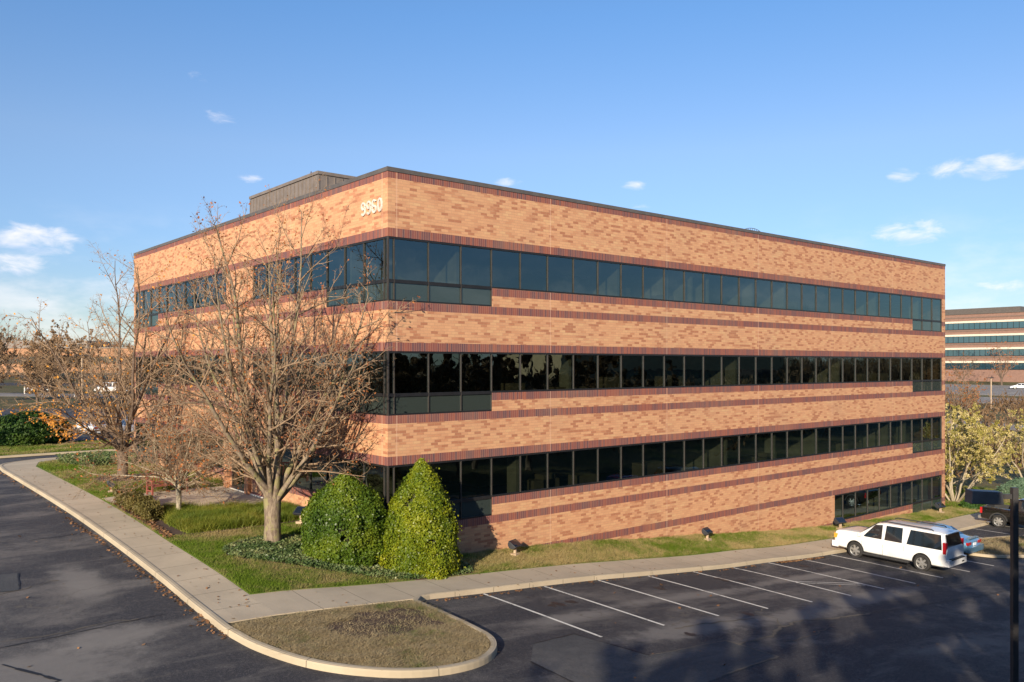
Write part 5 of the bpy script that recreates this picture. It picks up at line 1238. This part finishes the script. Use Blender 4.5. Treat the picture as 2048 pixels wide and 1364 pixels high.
m = MB(); m.box((-42.1,-.15,zb+3.602),(48.1,.6,zb+3.85)); m.build('coping', M['coping'], lb)
m = MB(); m.box((-20,10,zb+3.6),(0,22,zb+5.6)); m.build('rooftop_unit', M['coping'], lb)
# building across the lot behind the viewpoint, caught in the upper windows
ob = thing('sand_coloured_building', 'sand coloured flat roofed office building across the road behind the viewpoint', 'building', (95,-70,h(95,-70)), R(8))
zb = -h(95,-70)
m = MB(); m.box((-24,-10,-3),(24,8,zb+4.6)); m.build('wall', pbr('sand_brick', (.42,.30,.16), .85), ob)
for z_ in (2.4,-1.6,-5.4):
    w_ = MB(); w_.box((-23,8,zb+z_-.75),(23,8.06,zb+z_+.75)); w_.build('window', M['fglass'], ob)
m = MB(); m.box((-24.2,-10.2,zb+4.602),(24.2,8.2,zb+4.9)); m.build('coping', M['coping'], ob)
# ---------------------------------------------------------------- light, sky, camera
SUN_AZ, SUN_EL = R(32), R(18)          # direction the light travels on the ground, height of the sun
dv = Vector((math.cos(SUN_AZ)*math.cos(SUN_EL), math.sin(SUN_AZ)*math.cos(SUN_EL), -math.sin(SUN_EL)))
sl = bpy.data.lights.new('sun', 'SUN'); sl.energy = 4.6; sl.angle = R(.5); sl.color = (1, .86, .68)
so = bpy.data.objects.new('sun', sl); COL.objects.link(so); so.rotation_euler = dv.to_track_quat('-Z', 'Y').to_euler(); so.location = (-40,-40,40)
w = bpy.data.worlds.new('World'); SC.world = w; w.use_nodes = True; w.node_tree.nodes.clear()
t = NT(w)
sky = t.new('ShaderNodeTexSky', sky_type='NISHITA'); sky.sun_disc = False; sky.sun_elevation = SUN_EL
sd = -dv; sky.sun_rotation = math.atan2(sd.x, sd.y); sky.air_density = 1.0; sky.dust_density = .35; sky.ozone_density = 1.6; sky.altitude = 100
vec = t.new('ShaderNodeTexCoord').outputs['Generated']
sep = t.new('ShaderNodeSeparateXYZ', inp={0: vec})
az = t.math('ARCTAN2', sep.outputs[1], sep.outputs[0]); el = t.math('ARCSINE', sep.outputs[2])
cv = t.new('ShaderNodeCombineXYZ', inp={0: t.math('MULTIPLY', az, 1.0), 1: t.math('MULTIPLY', el, 2.4)}).outputs[0]
nz = t.noise(cv, 28, 6, .6, .4)
nb = t.noise(cv, 9, 5, .6)
mask = None; shade = None
# (azimuth deg, elevation deg, half width, half height, strength)
def dirpx(u, v): return math.degrees(math.atan2(.641*(1) ,1))
CL = [(79.8,7.4,2.8,1.0,1.1),(81.0,5.8,2.4,.85,1.0),(67.4,11.9,.95,.5,.7),(50.3,12.19,1.1,.36,.6),(41.9,11.84,.87,.34,.7),(41.3,10.53,.73,.24,.5),(25.3,11.57,1.07,.46,.8),(20.9,11.62,2.9,.8,1.05),(24.7,8.0,2.5,.8,.95),(20.3,4.64,2.2,.45,.6),(69.6,15.5,1.0,.45,.35),(70.5,17.7,.85,.4,.4),(80.0,3.46,2.6,.45,.6),(95,6,6,1.4,.9),(8,9,5,1.2,.8),(-20,10,7,1.5,.8),(130,10,9,1.8,.8),(-100,8,9,1.6,.6),(-60,7,5,.9,.7)]
for a, e, wa, we, s in CL:
    if s == 0: continue
    dx = t.math('DIVIDE', t.math('SUBTRACT', az, R(a)), R(wa)); dy = t.math('DIVIDE', t.math('SUBTRACT', el, R(e)), R(we))
    r2 = t.math('ADD', t.math('MULTIPLY', dx, dx), t.math('MULTIPLY', dy, dy))
    v = t.math('MULTIPLY', t.math('SUBTRACT', 1.15, r2), s)
    sh = t.math('MULTIPLY', t.math('MAXIMUM', v, 0), t.math('MAXIMUM', t.math('MULTIPLY', dy, -1), 0))
    mask = v if mask is None else t.math('MAXIMUM', mask, v)
    shade = sh if shade is None else t.math('MAXIMUM', shade, sh)
cm = t.sstep(t.math('ADD', mask, t.math('MULTIPLY', t.math('SUBTRACT', nz, .5), 3.2)), .2, 1.7)
# thin veil near the horizon
low = t.math('MULTIPLY', t.sstep(el, R(11), R(2)), t.sstep(nb, .42, .75))
cm = t.math('MULTIPLY', t.math('MAXIMUM', cm, t.math('MULTIPLY', low, .7)), .78)
ccol = t.mix(t.sstep(shade, .1, .7), (7.2, 6.9, 7.0), (4.2, 4.9, 6.5))
skyc = t.mix(1.0, sky.outputs[0], t.ramp(t.math('DIVIDE', el, R(45)), [(.0,(.56,.64,.80)),(.10,(.58,.66,.86)),(.18,(.62,.72,.93)),(.31,(.78,.84,1.0)),(.50,(.64,.88,1.14)),(1,(.60,.84,1.1))]), 'MULTIPLY')
col = t.mix(cm, skyc, ccol)
bg = t.new('ShaderNodeBackground', inp={'Color': col, 'Strength': .10})
ow = t.n.new('ShaderNodeOutputWorld'); t.l.new(bg.outputs[0], ow.inputs[0])
cd = bpy.data.cameras.new('camera'); co = bpy.data.objects.new('camera', cd); COL.objects.link(co); SC.camera = co
yaw = math.atan2(.7672, .6411)
co.location = (EYE[0], EYE[1], 0); co.rotation_euler = (R(90), 0, yaw - R(90))
cd.sensor_width = 36; cd.lens = 1680/2048*36; cd.shift_y = (729-682)/2048; cd.clip_end = 6000; cd.clip_start = .1
vs = SC.view_settings; vs.view_transform = 'Standard'; vs.look = 'None'; vs.exposure = 0.7; vs.gamma = 1
SC.cycles.max_bounces = 6; SC.cycles.transparent_max_bounces = 12
try: SC.cycles.use_denoising = True
except Exception: pass
